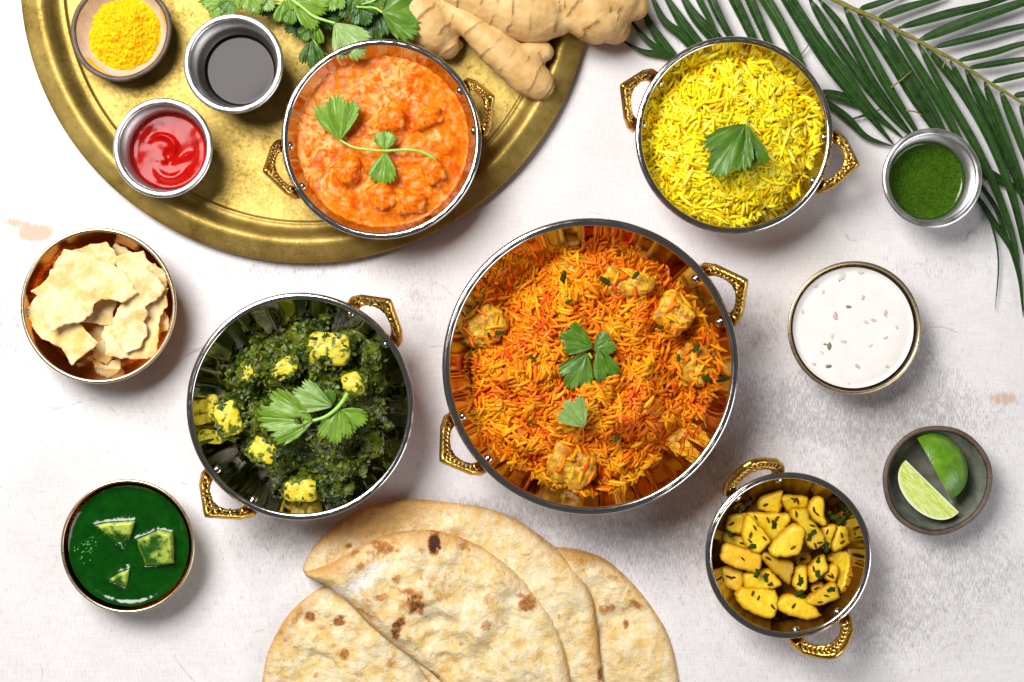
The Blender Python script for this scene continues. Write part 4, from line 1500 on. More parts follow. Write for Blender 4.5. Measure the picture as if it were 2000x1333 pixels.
# ------------------------------------------------------------------ papadum shards
PA = [  # outline in a 4.04x crop at 30, 430; height; tilt; label
    ([(500, 1130), (610, 1060), (622, 1100), (530, 1165)], 22, .1, 0, "tiny papadum shard at the bottom left of the heap"),
    ([(765, 210), (790, 180), (920, 255), (900, 330), (795, 290)], 34, 0, .15, "narrow papadum shard tucked at the top rim"),
    ([(600, 1100), (622, 1090), (700, 1142), (762, 1110), (840, 1090), (835, 1190), (795, 1250), (740, 1240), (640, 1190)], 30, .1, .2, "curled papadum shard lowest in the bowl"),
    ([(1190, 715), (1222, 850), (1210, 870), (1130, 887), (1090, 820), (1140, 750)], 40, -.1, 0, "small papadum shard at the right rim"),
    ([(620, 1080), (640, 960), (712, 940), (740, 1060), (770, 1090), (712, 1145)], 36, 0, .1, "papadum shard below the middle of the heap"),
    ([(520, 930), (640, 820), (760, 830), (700, 960), (620, 960)], 34, 0, 0, "shaded papadum shard deep in the middle"),
    ([(300, 330), (380, 280), (420, 330), (330, 450), (300, 370)], 46, 0, .1, "papadum corner peeking out at the upper left"),
    ([(450, 240), (600, 190), (720, 175), (757, 220), (790, 240), (797, 320), (780, 420), (560, 400), (450, 300)], 50, 0, .08, "papadum shard behind the biggest one at the top"),
    ([(1090, 350), (1110, 340), (1202, 430), (1192, 520), (1150, 580), (1040, 450)], 50, -.15, .05, "bubbly papadum shard at the upper right rim"),
    ([(795, 280), (920, 255), (1010, 245), (1050, 320), (1090, 350), (1060, 470), (890, 470), (800, 400)], 56, 0, .08, "smooth pale papadum shard at the top right"),
    ([(520, 812), (600, 720), (640, 620), (790, 610), (800, 680), (770, 745), (767, 838), (690, 832)], 56, 0, -.1, "papadum shard seen through the notch of the biggest one"),
    ([(1202, 535), (1192, 600), (1110, 690), (1035, 745), (1000, 700), (1150, 550)], 58, -.1, .1, "thin papadum shard edge at the right"),
    ([(700, 838), (770, 830), (800, 700), (1000, 690), (1190, 600), (1202, 680), (1140, 760), (1132, 950), (1130, 1040), (1105, 1092), (860, 1092), (760, 1080), (705, 1072), (715, 962), (670, 937)], 62, .05, -.05,
     "wide white papadum shard at the lower right"),
    ([(155, 600), (260, 700), (420, 700), (512, 812), (600, 910), (677, 967), (560, 1060), (455, 1152), (430, 1110), (370, 1010), (290, 975), (215, 950), (150, 890), (110, 800), (58, 722), (90, 690), (110, 660)], 70, .08, -.12,
     "bent papadum shard at the lower left touching the rim"),
    ([(1000, 340), (1130, 460), (1172, 540), (1140, 610), (1030, 690), (1042, 750), (1005, 800), (1035, 830), (1032, 920), (980, 1010), (870, 1052), (820, 990), (765, 900), (760, 830), (790, 730), (850, 655), (930, 590), (890, 500), (890, 430), (930, 370)], 80, -.12, .02,
     "tall blistered papadum shard at the right of the heap"),
    ([(395, 235), (470, 240), (560, 262), (640, 310), (760, 345), (850, 400), (905, 470), (960, 585), (850, 655), (770, 630), (690, 628), (620, 665), (600, 730), (520, 810), (400, 822), (290, 890), (245, 820), (205, 690), (155, 590), (118, 567), (200, 515), (310, 370), (370, 270)], 92, 0, .06,
     "biggest smooth papadum shard on top of the heap"),
]
for i, (ol, z0, tx, ty, lab) in enumerate(PA):
    wp = WP(ol, (30, 430), 4.04, z0)
    cen = wp.mean(0)
    big = i >= 12
    am = 10 if big else 5

    def zz(x, y, d):
        return tx * x + ty * y + am * (2 * fbm(x / 55 + i * 2.3, y / 55 + i, 0, 2, i) - 1) + (4 if big else 2) * (2 * vnoise(x / 20 + i, y / 17, 0, 4) - 1) * np.exp(-d / 25) + .9 * (vnoise(x / 4, y / 4, 0, i) - .5)
    v, f, q, nt = sheet(wp - cen, 3.6 if big else 4.2, lambda x, y, d: zz(x, y, d) + .9, lambda x, y, d: zz(x, y, d) - .9, jit=2.2)
    qx_, qy_ = v[:, 0] + cen[0] - cpap[0], v[:, 1] + cen[1] - cpap[1]
    qq = np.hypot(qx_, qy_)
    v[:, 2] = np.where(qq < Rpap * .97, np.maximum(v[:, 2] + z0, np.interp(qq, [r_ * (Rpap - 4) for r_, _z in steep_i], [_z * 82 for r_, _z in steep_i]) + 1) - z0, np.maximum(v[:, 2] + z0, 83) - z0)
    tag(link("papadum_shard", mk(v, f, "papadum_shard", True, MT["papad"]), None, (cen[0], cen[1], z0)), lab, "papadum", "papadum shards in the amber bowl")
for i, (x, y, r, lab) in enumerate([(428, 1175, 9, "largest loose papadum crumb at the lower left inside the amber bowl"), (525, 1217, 6, "round papadum crumb at the bottom inside the amber bowl"),
                                    (700, 1258, 6, "flat papadum crumb lying against the bottom rim"), (750, 1252, 4, "tiniest papadum crumb beside the flat one at the bottom rim")]):
    w = W(x / 4.04 + 30, y / 4.04 + 430, 30)
    v, f = blob(r, r * .8, 3, .45, 2, i, 14, 8)
    tag(link("papadum_crumb", mk(v, f, "papadum_crumb", True, MT["papad"]), None, w), lab, "crumb", "papadum crumbs in the amber bowl")

# ------------------------------------------------------------------ naan


def naan(name, ol, off, sc, z0, T, bev, spots, gold, flour, seed, lump=9.0, parent=None, tilt=None, creases=()):
    wp = WP(ol, off, sc, z0 + T)
    cen = wp.mean(0)

    def zt(x, y, d):
        e = np.clip(d / bev, 0, 1)
        X, Y = x + cen[0], y + cen[1]
        z = T * np.sqrt(1 - (1 - e) ** 2) + (2.1 * lump * (2 * fbm(X / 80 + seed, Y / 90, 0, 2, seed) - 1) + lump * .7 * (2 * fbm(X / 30 + seed, Y / 30, 0, 2, seed + 5) - 1)) * np.clip(d / 30, 0, 1)
        z = z + 2.2 * (vnoise(X / 9, Y / 9, 0, seed) - .5) + 7 * np.clip(vnoise(X / 24 + 7, Y / 24, 0, seed + 8) - .62, 0, 1) * np.clip(d / 20, 0, 1)
        for (ax, ay, bx, by, wd, dp) in creases:
            a_, b_ = W(ax, ay, z0)[:2], W(bx, by, z0)[:2]
            ab = b_ - a_
            t = np.clip(((X - a_[0]) * ab[0] + (Y - a_[1]) * ab[1]) / (ab @ ab), 0, 1)
            nx = 6 * np.sin(t * 9)
            dist = ((X - a_[0]) * -ab[1] + (Y - a_[1]) * ab[0]) / np.linalg.norm(ab) + nx
            on = np.exp(-((np.hypot(X - a_[0] - t * ab[0], Y - a_[1] - t * ab[1]) - np.abs(nx)) / wd / 3) ** 2 * 0) * ((t > 0.01) & (t < .99))
            z = z + dp * np.tanh(dist / wd) * np.exp(-(dist / wd / 6) ** 2) * on * np.sin(np.pi * t) ** .5
        if tilt is not None:
            z = z + tilt(X, Y)
        return z

    def zb(x, y, d):
        return 0 * x + (tilt(x + cen[0], y + cen[1]) if tilt is not None else 0)
    v, f, (qx, qy, qd), nt = sheet(wp - cen, 3.4, zt, zb, smooth=4)
    X, Y = v[:, 0] + cen[0], v[:, 1] + cen[1]
    ch = np.zeros(len(v))
    wob = 1.7 * (fbm(X / 9, Y / 9, 0, 4, 3) - .5)
    gs = np.random.default_rng(seed + 50)
    auto = []
    for k in range(46):
        b_ = wp[gs.integers(len(wp))]
        u_ = gs.uniform(.15, .95)
        q_ = cen + (b_ - cen) * u_
        auto.append((q_[0] / ((H - z0 - T) / H) + 1000, 666.5 - q_[1] / ((H - z0 - T) / H), gs.uniform(2, 9), gs.uniform(2, 6), gs.uniform(0, 3), gs.uniform(.25, .55)))
    for (px, py, rx, ry, rot, a) in list(spots) + auto:
        w = W(px, py, z0 + T)
        dx, dy = X - w[0], Y - w[1]
        u, q = dx * math.cos(rot) + dy * math.sin(rot), -dx * math.sin(rot) + dy * math.cos(rot)
        ch = np.maximum(ch, a * np.clip(1.25 - ((u / rx) ** 2 + (q / ry) ** 2) * .75 + wob * 1.2, 0, 1))
    dd = np.r_[qd, np.zeros(nt)]
    gd = .75 * np.exp(-dd / 16) + 0
    for (px, py, rx, ry, a) in gold:
        w = W(px, py, z0 + T)
        gd = gd + a * np.exp(-(((X - w[0]) / rx) ** 2 + ((Y - w[1]) / ry) ** 2))
    fl_ = np.zeros(len(v))
    for (px, py, rx, ry, rot, a) in flour:
        w = W(px, py, z0 + T)
        dx, dy = X - w[0], Y - w[1]
        u, q = dx * math.cos(rot) + dy * math.sin(rot), -dx * math.sin(rot) + dy * math.cos(rot)
        fl_ = np.maximum(fl_, a * np.exp(-((u / rx) ** 2 + (q / ry) ** 2)))
    fl_[nt:] = 0
    return link(name, mk(v, f, name, True, MT["naan"], attrs=dict(char=ch, gold=gd, flour=fl_)), parent, (cen[0], cen[1], z0))


o = naan("naan_bread", [(1060, 1400), (1040, 1200), (1060, 1100), (1078, 1073), (1130, 1076), (1185, 1096), (1235, 1140), (1275, 1190), (1305, 1240), (1322, 1300), (1330, 1370), (1325, 1480), (1200, 1560), (1080, 1500)],
         (0, 0), 1, 0.5, 15, 14,
         [(1185, 1190, 16, 12, 0, .75), (1240, 1182, 15, 11, -.5, .8), (1200, 1130, 14, 7, -.4, .5), (1221, 1222, 7, 9, 0, .85), (1130, 1098, 9, 6, 0, .5), (1155, 1105, 30, 8, -.4, .35), (1245, 1165, 8, 4, -.4, .5),
          (1290, 1210, 6, 14, .5, .4), (1212, 1290, 7, 10, 0, .35), (1300, 1262, 5, 16, .3, .35), (1108, 1135, 10, 6, .2, .35)],
         [(1140, 1090, 60, 14, .7), (1190, 1250, 30, 50, .3)], [], 3, 8)
tag(o, "spotted naan bread at the right of the stack, mostly under the others", "naan", "naan breads in the stack")
o = naan("naan_bread", [(505, 1400), (512, 1320), (520, 1280), (538, 1240), (560, 1205), (590, 1175), (632, 1148), (700, 1150), (800, 1210), (900, 1300), (920, 1420), (860, 1540), (700, 1580), (560, 1500)],
         (0, 0), 1, 0.5, 15, 14,
         [(605, 1208, 12, 11, .3, .9), (663, 1212, 13, 10, -.3, .9), (627, 1226, 14, 6, -.1, .55), (585, 1195, 8, 14, -.5, .6), (674, 1278, 10, 12, .2, .8), (642, 1237, 6, 5, 0, .4), (548, 1238, 8, 5, .6, .7),
          (575, 1212, 8, 10, 0, .5), (705, 1310, 14, 8, .5, .5), (765, 1295, 12, 9, 0, .6), (770, 1275, 9, 7, .2, .5), (565, 1240, 10, 6, .4, .4), (530, 1315, 12, 8, 0, .3)],
         [(560, 1220, 30, 60, .3)], [], 11, 9, creases=[(600, 1245, 690, 1333, 5, 3.5)])
tag(o, "spotted naan bread at the lower left of the stack under the folded one", "naan", "naan breads in the stack")
# folded naan: lower leaf and upper leaf joined along the lower-left fold
w0 = W(885, 1200, 16)
root = empty("folded_naan", w0, "naan bread folded in half, lying on top of the stack with brown blisters", "naan", "naan breads in the stack")
lo_ = naan("lower_fold", [(592, 1122), (598, 1092), (620, 1058), (660, 1022), (700, 997), (740, 984), (800, 977), (870, 982), (940, 992), (1000, 1012), (1050, 1045), (1090, 1078), (1130, 1122), (1155, 1165), (1165, 1220), (1172, 1280), (1180, 1340), (1185, 1420),
                          (1150, 1500), (1000, 1530), (880, 1400), (790, 1270), (700, 1180), (640, 1150)],
           (0, 0), 1, 16, 14, 14,
           [(681, 1066, 6, 6, .3, .85), (700, 1048, 8, 3, 0, .4), (1021, 1135, 3, 4, 0, .7), (1092, 1204, 3, 5, 0, .7), (998, 1082, 3, 2, 0, .6), (1076, 1163, 5, 3, 0, .5), (1172, 1320, 7, 12, 0, 1.0), (1140, 1298, 14, 6, 0, .5), (604, 1096, 2, 2, 0, .6),
            (1020, 1105, 3, 2, 0, .5)],
           [(700, 1030, 80, 40, .9), (790, 1000, 70, 30, .5), (890, 1045, 40, 16, .6), (1160, 1260, 16, 60, .4), (1060, 1080, 30, 50, .2)],
           [(870, 1030, 60, 30, 0, .25)], 21, 7)
up_ = naan("upper_fold", [(592, 1126), (618, 1111), (650, 1098), (690, 1074), (730, 1055), (780, 1042), (845, 1039), (900, 1052), (950, 1077), (1000, 1112), (1045, 1160), (1078, 1208), (1098, 1255), (1110, 1300), (1116, 1345), (1118, 1420),
                          (1080, 1490), (980, 1500), (900, 1390), (855, 1333), (800, 1290), (735, 1240), (680, 1185), (640, 1152), (610, 1138)],
           (0, 0), 1, 28, 26, 30,
           [(848, 1063, 12, 22, 0, 1.25), (750, 1070, 26, 10, -.25, .8), (735, 1080, 18, 6, -.1, .6), (768, 1058, 8, 10, 0, .5), (825, 1074, 6, 6, 0, .6), (690, 1083, 16, 5, .5, .75), (706, 1106, 8, 8, .5, .6), (907, 1068, 12, 9, -.5, .7),
            (722, 1128, 6, 5, 0, .5), (775, 1131, 10, 10, .5, .7), (800, 1158, 22, 14, 0, .75), (812, 1180, 18, 20, .6, 1.0), (790, 1182, 12, 8, 0, .6), (745, 1168, 16, 8, .1, .7), (715, 1172, 12, 6, 0, .55), (845, 1132, 6, 16, -.5, .5), (822, 1115, 8, 9, 0, .45),
            (866, 1145, 5, 12, 0, .4), (862, 1166, 10, 6, .3, .5), (1029, 1178, 20, 16, -.5, .85), (1012, 1165, 12, 6, -.6, .6), (955, 1172, 13, 14, 0, .45), (952, 1220, 12, 12, .5, .65), (985, 1225, 18, 9, 0, .4), (778, 1228, 12, 20, -.3, 1.0), (722, 1205, 6, 10, .5, .6),
            (803, 1250, 10, 8, -.4, .6), (705, 1192, 8, 5, -.4, .6), (786, 1264, 6, 5, 0, .4), (984, 1142, 8, 5, -.4, .5), (910, 1120, 4, 14, 0, .4), (935, 1135, 5, 6, 0, .3), (598, 1130, 5, 3, -.3, .7), (1080, 1280, 12, 10, 0, .25), (850, 1041, 16, 4, 0, .8),
            (848, 1320, 12, 6, -.5, .8), (906, 1168, 7, 5, 0, .35), (620, 1124, 4, 4, 0, .35)],
           [(650, 1110, 60, 20, .5), (700, 1200, 90, 30, .4), (830, 1055, 130, 18, .3), (850, 1160, 60, 60, .25)],
           [(700, 1140, 60, 24, .5, .95), (735, 1110, 50, 18, .35, .85), (660, 1160, 26, 16, -.3, .9), (850, 1195, 40, 16, .2, .6), (920, 1185, 50, 30, 0, .55), (990, 1150, 40, 30, 0, .35), (1000, 1310, 60, 20, 0, .4)], 31, 11,
           creases=[(790, 1215, 905, 1190, 7, 5), (845, 1265, 900, 1285, 4, 4), (905, 1260, 990, 1235, 12, 5), (760, 1225, 850, 1290, 6, 4)])
for o in (lo_, up_):
    o.parent = root
    o.location = o.location - Vector(w0 * S)

# ------------------------------------------------------------------ leaves and sprigs


def leaf_mesh(size, lobes, c_hi, c_lo, seed, cup=.12, width=1.0, teeth=1.0, fold=0.0, droop=0.15):
    """fan-shaped toothed leaf, base at origin, pointing to +x"""
    g_ = np.random.default_rng(seed)
    na, nr = 97, 12
    th = np.linspace(-1, 1, na)
    ang = th * math.radians(82) * width
    prof = np.zeros(na)
    cents = {3: (-.62, 0, .62), 2: (-.45, .45), 1: (0,), 5: (-.8, -.4, 0, .4, .8)}[lobes]
    wl = {3: .40, 2: .54, 1: .95, 5: .24}[lobes]
    for k, c in enumerate(cents):
        h = (1 if c == 0 or lobes == 2 else .88) * g_.uniform(.92, 1.05)
        q = np.clip(1 - np.abs((th - c) / wl) ** 2.8, 0, 1) ** .42
        prof = np.maximum(prof, h * (.38 + .62 * q))
    prof = prof * (1 - .35 * np.abs(th) ** 6)
    ser = np.abs(np.sin(th * math.pi * (7.5 if lobes > 1 else 6) + seed)) ** .6 * .15 * teeth + .05 * np.abs(np.sin(th * math.pi * 17 + 2 * seed)) * teeth
    prof = prof - .13 + ser
    prof[0] = prof[-1] = .12
    prof[1] = prof[-2] = min(prof[2], .5)
    v, vein = [(0, 0, 0)], [1.0]
    for i in range(1, nr + 1):
        u = (i / nr) ** .9
        for k in range(na):
            r = prof[k] * u
            a = ang[k] * (1 - .12 * u)
            x, y = r * math.cos(a), r * math.sin(a)
            vv = 0.0
            for c in cents:
                dv = abs(th[k] - c) * r * 1.4
                vv = max(vv, math.exp(-(dv / (.022 * (1.25 - u))) ** 2))
                for s_ in (-.14, .14, .26, -.26):
                    if u > .35:
                        dv = abs(th[k] - c - s_ * wl / .36 * (u - .3) * 1.6) * r * 1.4
                        vv = max(vv, .6 * math.exp(-(dv / .014) ** 2))
            z = cup * (y * y * 1.2) * (1 if not fold else 0) + fold * abs(y) - droop * x * x + .045 * math.sin(th[k] * 9.5 + seed) * u + .05 * (float(vnoise(x * 5 + seed, y * 5, 0, seed)) - .5) - .018 * vv
            v.append((x, y, z))
            vein.append(vv)
    v = np.array(v) * size
    f = [(0, 1 + k, 2 + k) for k in range(na - 1)]
    for i in range(nr - 1):
        for k in range(na - 1):
            a_ = 1 + i * na + k
            f.append((a_, a_ + na, a_ + na + 1, a_ + 1))
    k = np.clip(fbm(v[:, 0] / size * 3 + seed, v[:, 1] / size * 3, 0, 3, seed), 0, 1)[:, None]
    tn = np.array(c_lo) * (1 - k) + np.array(c_hi) * k
    return mk(v, f, "leaf", True, MT["leaf"], tint=tn, attrs=dict(vein=vein))


LIGHT = ((0.27, 0.45, 0.04), (0.15, 0.32, 0.015))
MID = ((0.14, 0.30, 0.012), (0.06, 0.17, 0.004))
DARK = ((0.05, 0.15, 0.006), (0.02, 0.08, 0.003))
PALE = ((0.40, 0.56, 0.20), (0.28, 0.46, 0.10))


def add_leaf(root, rc, px, py, z, ang, size, lobes, cl, seed, tx=0.0, ty=-0.1, name="leaf", **kw):
    w = W(px, py, z) - rc
    me = leaf_mesh(size, lobes, cl[0], cl[1], seed, **kw)
    o = link(name, me, root, w)
    o.rotation_euler = (Matrix.Rotation(math.radians(ang), 3, "Z") @ Matrix.Rotation(ty, 3, "Y") @ Matrix.Rotation(tx, 3, "X")).to_euler()
    solid(o, .9)
    return o


def add_stem(root, rc, pts, r0, r1, n=20):
    p = np.array([W(a, b, c) - rc for a, b, c in pts])
    q = spline(p, n)
    v, f = tube(q, np.linspace(r0, r1, n), 8)
    return link("stem", mk(v, f, "stem", True, MT["stem"]), root)


def sprig(name, px, py, z, label, leaves, stems, cat="coriander", group="coriander garnishes"):
    rc = W(px, py, z)
    root = empty(name, rc, label, cat, group)
    for L in leaves:
        add_leaf(root, rc, *L[:-1], **L[-1])
    for st in stems:
        add_stem(root, rc, *st)
    return root


sprig("coriander_sprig", 750, 293, 80, "three-leaved coriander sprig with a long stem lying on the orange curry",
      [(664, 274, 88, 96, 84, 3, LIGHT, 4, dict(width=.66, droop=.05)), (752, 292, 92, 92, 34, 1, LIGHT, 6, dict(width=.9)), (753, 298, 90, -98, 58, 1, LIGHT, 7, dict(width=.62))],
      [([(664, 274, 87), (690, 288, 92), (722, 293, 93), (752, 295, 92), (800, 293, 92), (830, 300, 90), (852, 313, 84)], 2.4, 3.2)])
sprig("coriander_leaf", 1450, 290, 122, "single broad coriander leaf in the middle of the yellow rice",
      [(1456, 242, 134, 238, 106, 3, MID, 12, dict(width=.66, droop=.05, tx=.1)), (1460, 246, 136, 284, 76, 2, MID, 13, dict(width=.34, droop=.1, fold=.2))],
      [([(1457, 233, 136), (1458, 244, 136)], 3, 3, 6)])
sprig("coriander_leaf", 1140, 700, 150, "dark three-part coriander leaf on top of the orange biryani",
      [(1158, 678, 160, 160, 66, 3, MID, 22, dict(width=.62)), (1160, 684, 160, 32, 40, 2, MID, 23, dict(width=.7)), (1168, 680, 162, -70, 62, 2, MID, 26, dict(width=.5)),
       (1146, 690, 158, -118, 74, 3, MID, 24, dict(width=.62))], [([(1150, 690, 160), (1156, 700, 160)], 2.4, 2.4, 6)])
sprig("coriander_leaf", 1120, 810, 150, "small pale coriander leaf turned underside up, below the dark leaf on the biryani",
      [(1142, 834, 166, 128, 62, 3, PALE, 31, dict(width=.66, droop=.02))], [])
sprig("coriander_sprig", 640, 810, 118, "fan of pale coriander leaves on a short stem on the spinach curry",
      [(612, 822, 138, 176, 98, 3, LIGHT, 41, dict(width=.72)), (650, 794, 140, 160, 78, 3, PALE, 42, dict(width=.5)), (662, 796, 138, -98, 72, 3, LIGHT, 43, dict(width=.62)),
       (668, 800, 138, -50, 52, 2, LIGHT, 44, dict(width=.8)), (640, 805, 120, 110, 42, 2, MID, 45, dict(width=.8))],
      [([(678, 769, 134), (668, 786, 142), (651, 804, 144), (632, 816, 142), (611, 822, 140)], 4.2, 3.0)])

# the bunch on the tray
rc = W(620, 30, 20)
root = empty("coriander_bunch", rc, "fresh coriander bunch lying on the tray above the soy cup and curry bowl", "coriander")
B = [(452, 6, 66, 178, 56, 3, LIGHT, 51, dict(width=.8)), (440, -12, 62, 190, 52, 3, LIGHT, 52, dict(width=.8)), (452, 2, 70, -120, 32, 3, MID, 53, dict(width=.9)), (480, -14, 66, 215, 42, 3, LIGHT, 54, dict(width=.8)),
     (490, -22, 70, -80, 46, 3, LIGHT, 55, dict(width=.8)), (512, -16, 66, -88, 42, 2, PALE, 56, dict(width=.8)), (525, 2, 40, -75, 36, 3, DARK, 57, dict()), (556, 0, 62, -95, 44, 2, LIGHT, 58, dict(width=.55)),
     (572, 10, 70, -105, 36, 1, MID, 59, dict(width=.6)), (578, 30, 40, -85, 44, 3, DARK, 60, dict(width=.8)), (560, -8, 74, -55, 30, 1, LIGHT, 61, dict(width=.5)), (603, 54, 46, -110, 26, 3, MID, 62, dict(width=1.1)),
     (605, 62, 46, -20, 22, 2, MID, 63, dict(width=.7)), (609, 76, 40, -88, 54, 3, DARK, 64, dict(width=.62)), (612, 36, 60, -72, 58, 1, LIGHT, 65, dict(width=.24, teeth=.4)), (570, -2, 70, -32, 68, 2, LIGHT, 66, dict(width=.6)),
     (628, 34, 44, 5, 44, 3, DARK, 67, dict(width=.65)), (618, -22, 66, -70, 38, 3, MID, 68, dict(width=.8)), (660, -18, 70, -110, 40, 3, LIGHT, 69, dict(width=.8)), (690, -8, 60, -120, 46, 3, DARK, 70, dict(width=.8)),
     (653, 45, 94, -52, 84, 3, PALE, 71, dict(width=.62, droop=.05)), (735, 14, 40, -92, 70, 3, DARK, 72, dict(width=.72)), (747, 24, 92, 4, 88, 3, MID, 73, dict(width=1.0, droop=.25)), (700, 12, 60, -60, 40, 3, DARK, 74, dict()),
     (640, 10, 40, -80, 50, 3, DARK, 75, dict()), (596, 20, 40, -60, 50, 3, DARK, 76, dict()), (720, -20, 60, -80, 50, 3, MID, 77, dict())]
for L in B:
    add_leaf(root, rc, *L[:-1], **L[-1])
for st in [([(560, -8, 72), (590, 14, 76), (612, 32, 78), (634, 40, 86), (655, 46, 94)], 3.6, 2.6), ([(696, 14, 62), (715, 15, 72), (732, 16, 82), (747, 25, 92)], 2.2, 2.2), ([(760, -14, 66), (720, 6, 60), (690, 12, 56)], 2.8, 2.4),
           ([(582, 14, 60), (594, 34, 56), (602, 58, 48)], 2.6, 2.0), ([(500, -2, 52), (530, 6, 52), (562, 10, 54)], 3.2, 3.0), ([(505, 6, 46), (535, 13, 46), (570, 15, 50)], 2.6, 2.6), ([(609, 74, 44), (622, 92, 40), (636, 106, 34), (648, 108, 28)], 2.0, 1.2)]:
    add_stem(root, rc, *st)

# ------------------------------------------------------------------ ginger


def ginger(name, limbs, label, seed):
    """limbs: list of polylines with (px, py, z, r); fused with a voxel remesh and smoothed"""
    P = []
    segs = []
    for L in limbs:
        p = np.array([[*W(a, b, c)[:2], c, r] for a, b, c, r in L])
        q = spline(p, len(L) * 8)
        v, f = tube(q[:, :3], np.maximum(q[:, 3], 3), 20)
        P.append((v, f))
        for (e, rr) in ((q[0], q[0][3]), (q[-1], q[-1][3])):
            v, f = blob(rr * .99, rr * .99, rr * .99, .08, 1.5, seed, 16, 10)
            P.append((v + e[:3], f))
        ln = np.r_[0, np.cumsum(np.linalg.norm(np.diff(q[:, :3], axis=0), axis=1))]
        segs.append((q, ln))
    v, f = join(P)
    tmp = link("tmp", mk(v, f, "tmp"))
    m1 = tmp.modifiers.new("r", "REMESH")
    m1.mode = "VOXEL"
    m1.voxel_size = 3.6 * S
    m2 = tmp.modifiers.new("s", "SMOOTH")
    m2.iterations = 7
    dg = bpy.context.evaluated_depsgraph_get()
    ev = tmp.evaluated_get(dg)
    me = bpy.data.meshes.new_from_object(ev)
    bpy.data.objects.remove(tmp)
    n = len(me.vertices)
    co = np.zeros(n * 3)
    me.vertices.foreach_get("co", co)
    co = co.reshape(-1, 3) / S
    no = np.zeros(n * 3)
    me.vertices.foreach_get("normal", no)
    no = no.reshape(-1, 3)
    best = np.full(n, 1e9)
    s = np.zeros(n)
    for li, (q, ln) in enumerate(segs):
        for i in range(len(q)):
            d = np.linalg.norm(co - q[i, :3], axis=1) - q[i, 3]
            # coordinate along the limb by projecting on the local direction
            t = q[min(i + 1, len(q) - 1), :3] - q[max(i - 1, 0), :3]
            t = t / (np.linalg.norm(t) + 1e-6)
            sl = ln[i] + (co - q[i, :3]) @ t + li * 137
            k = d < best
            best[k] = d[k]
            s[k] = sl[k]
    wob = 16 * (fbm(co[:, 0] / 60, co[:, 1] / 60, co[:, 2] / 60, 2, seed) - .5) + 3 * (vnoise(co[:, 0] / 8, co[:, 1] / 8, co[:, 2] / 8, seed) - .5)
    ph = (s + 1.6 * wob) / 36.0
    ph = ph + .25 * np.sin(ph * 1.3)
    fr = ph - np.floor(ph)
    gate = np.clip((fbm(co[:, 0] / 30 + 9, co[:, 1] / 30, co[:, 2] / 30, 2, seed + 4) - .43) * 7, 0, 1)
    ring = np.exp(-((fr - .5) * 36 / 1.9) ** 2) * gate
    saw = (fr - .5) * (np.abs(fr - .5) > .0) * 0
    dsp = 1.2 * np.exp(-((fr - .53) * 36 / 3.0) ** 2) * gate + 6 * (fbm(co[:, 0] / 40, co[:, 1] / 40, co[:, 2] / 40, 3, seed + 2) - .5) + 1.6 * (fbm(co[:, 0] / 7, co[:, 1] / 7, co[:, 2] / 7, 2, seed + 3) - .5)
    co = co + no * dsp[:, None]
    me.vertices.foreach_set("co", (co * S).ravel())
    a = me.attributes.new("ring", "FLOAT", "POINT")
    a.data.foreach_set("value", ring)
    me.polygons.foreach_set("use_smooth", [True] * len(me.polygons))
    me.materials.clear()
    me.materials.append(MT["ginger"])
    me.update()
    return tag(link(name, me), label, "ginger", "ginger roots")


ginger("ginger_root", [
    [(830, -70, 52, 46), (900, -28, 54, 48), (960, 0, 56, 54), (1020, 20, 58, 60), (1062, 28, 56, 56), (1085, 30, 52, 44)],
    [(1050, 10, 56, 44), (1110, 4, 58, 48), (1160, 8, 60, 56)],
    [(1130, 14, 60, 50), (1160, 34, 58, 50), (1186, 46, 52, 46), (1202, 56, 44, 32)],
    [(1170, -10, 60, 56), (1205, -2, 62, 50), (1228, 8, 62, 42), (1240, 14, 60, 28)],
    [(1100, -50, 56, 50), (1180, -60, 60, 60)]],
    "thick ginger root with a bulging right end lying over the tray edge", 5)
ginger("ginger_root", [
    [(770, -30, 34, 36), (800, 6, 38, 48), (828, 38, 40, 52), (852, 66, 38, 46), (872, 88, 32, 30)],
    [(850, 20, 40, 34), (886, 30, 46, 30), (912, 44, 56, 27), (942, 72, 58, 31), (972, 98, 54, 35), (1004, 124, 48, 37), (1032, 148, 42, 38), (1052, 164, 38, 33)],
    [(1015, 122, 46, 32), (1044, 104, 46, 25), (1062, 102, 46, 20)],
    [(950, 60, 64, 18), (970, 54, 68, 13), (978, 56, 68, 10)],
    [(860, 70, 30, 34), (885, 86, 28, 20), (897, 88, 26, 10)]],
    "forked ginger root with a knobbly finger pointing down on the tray", 9)

# ------------------------------------------------------------------ palm fronds


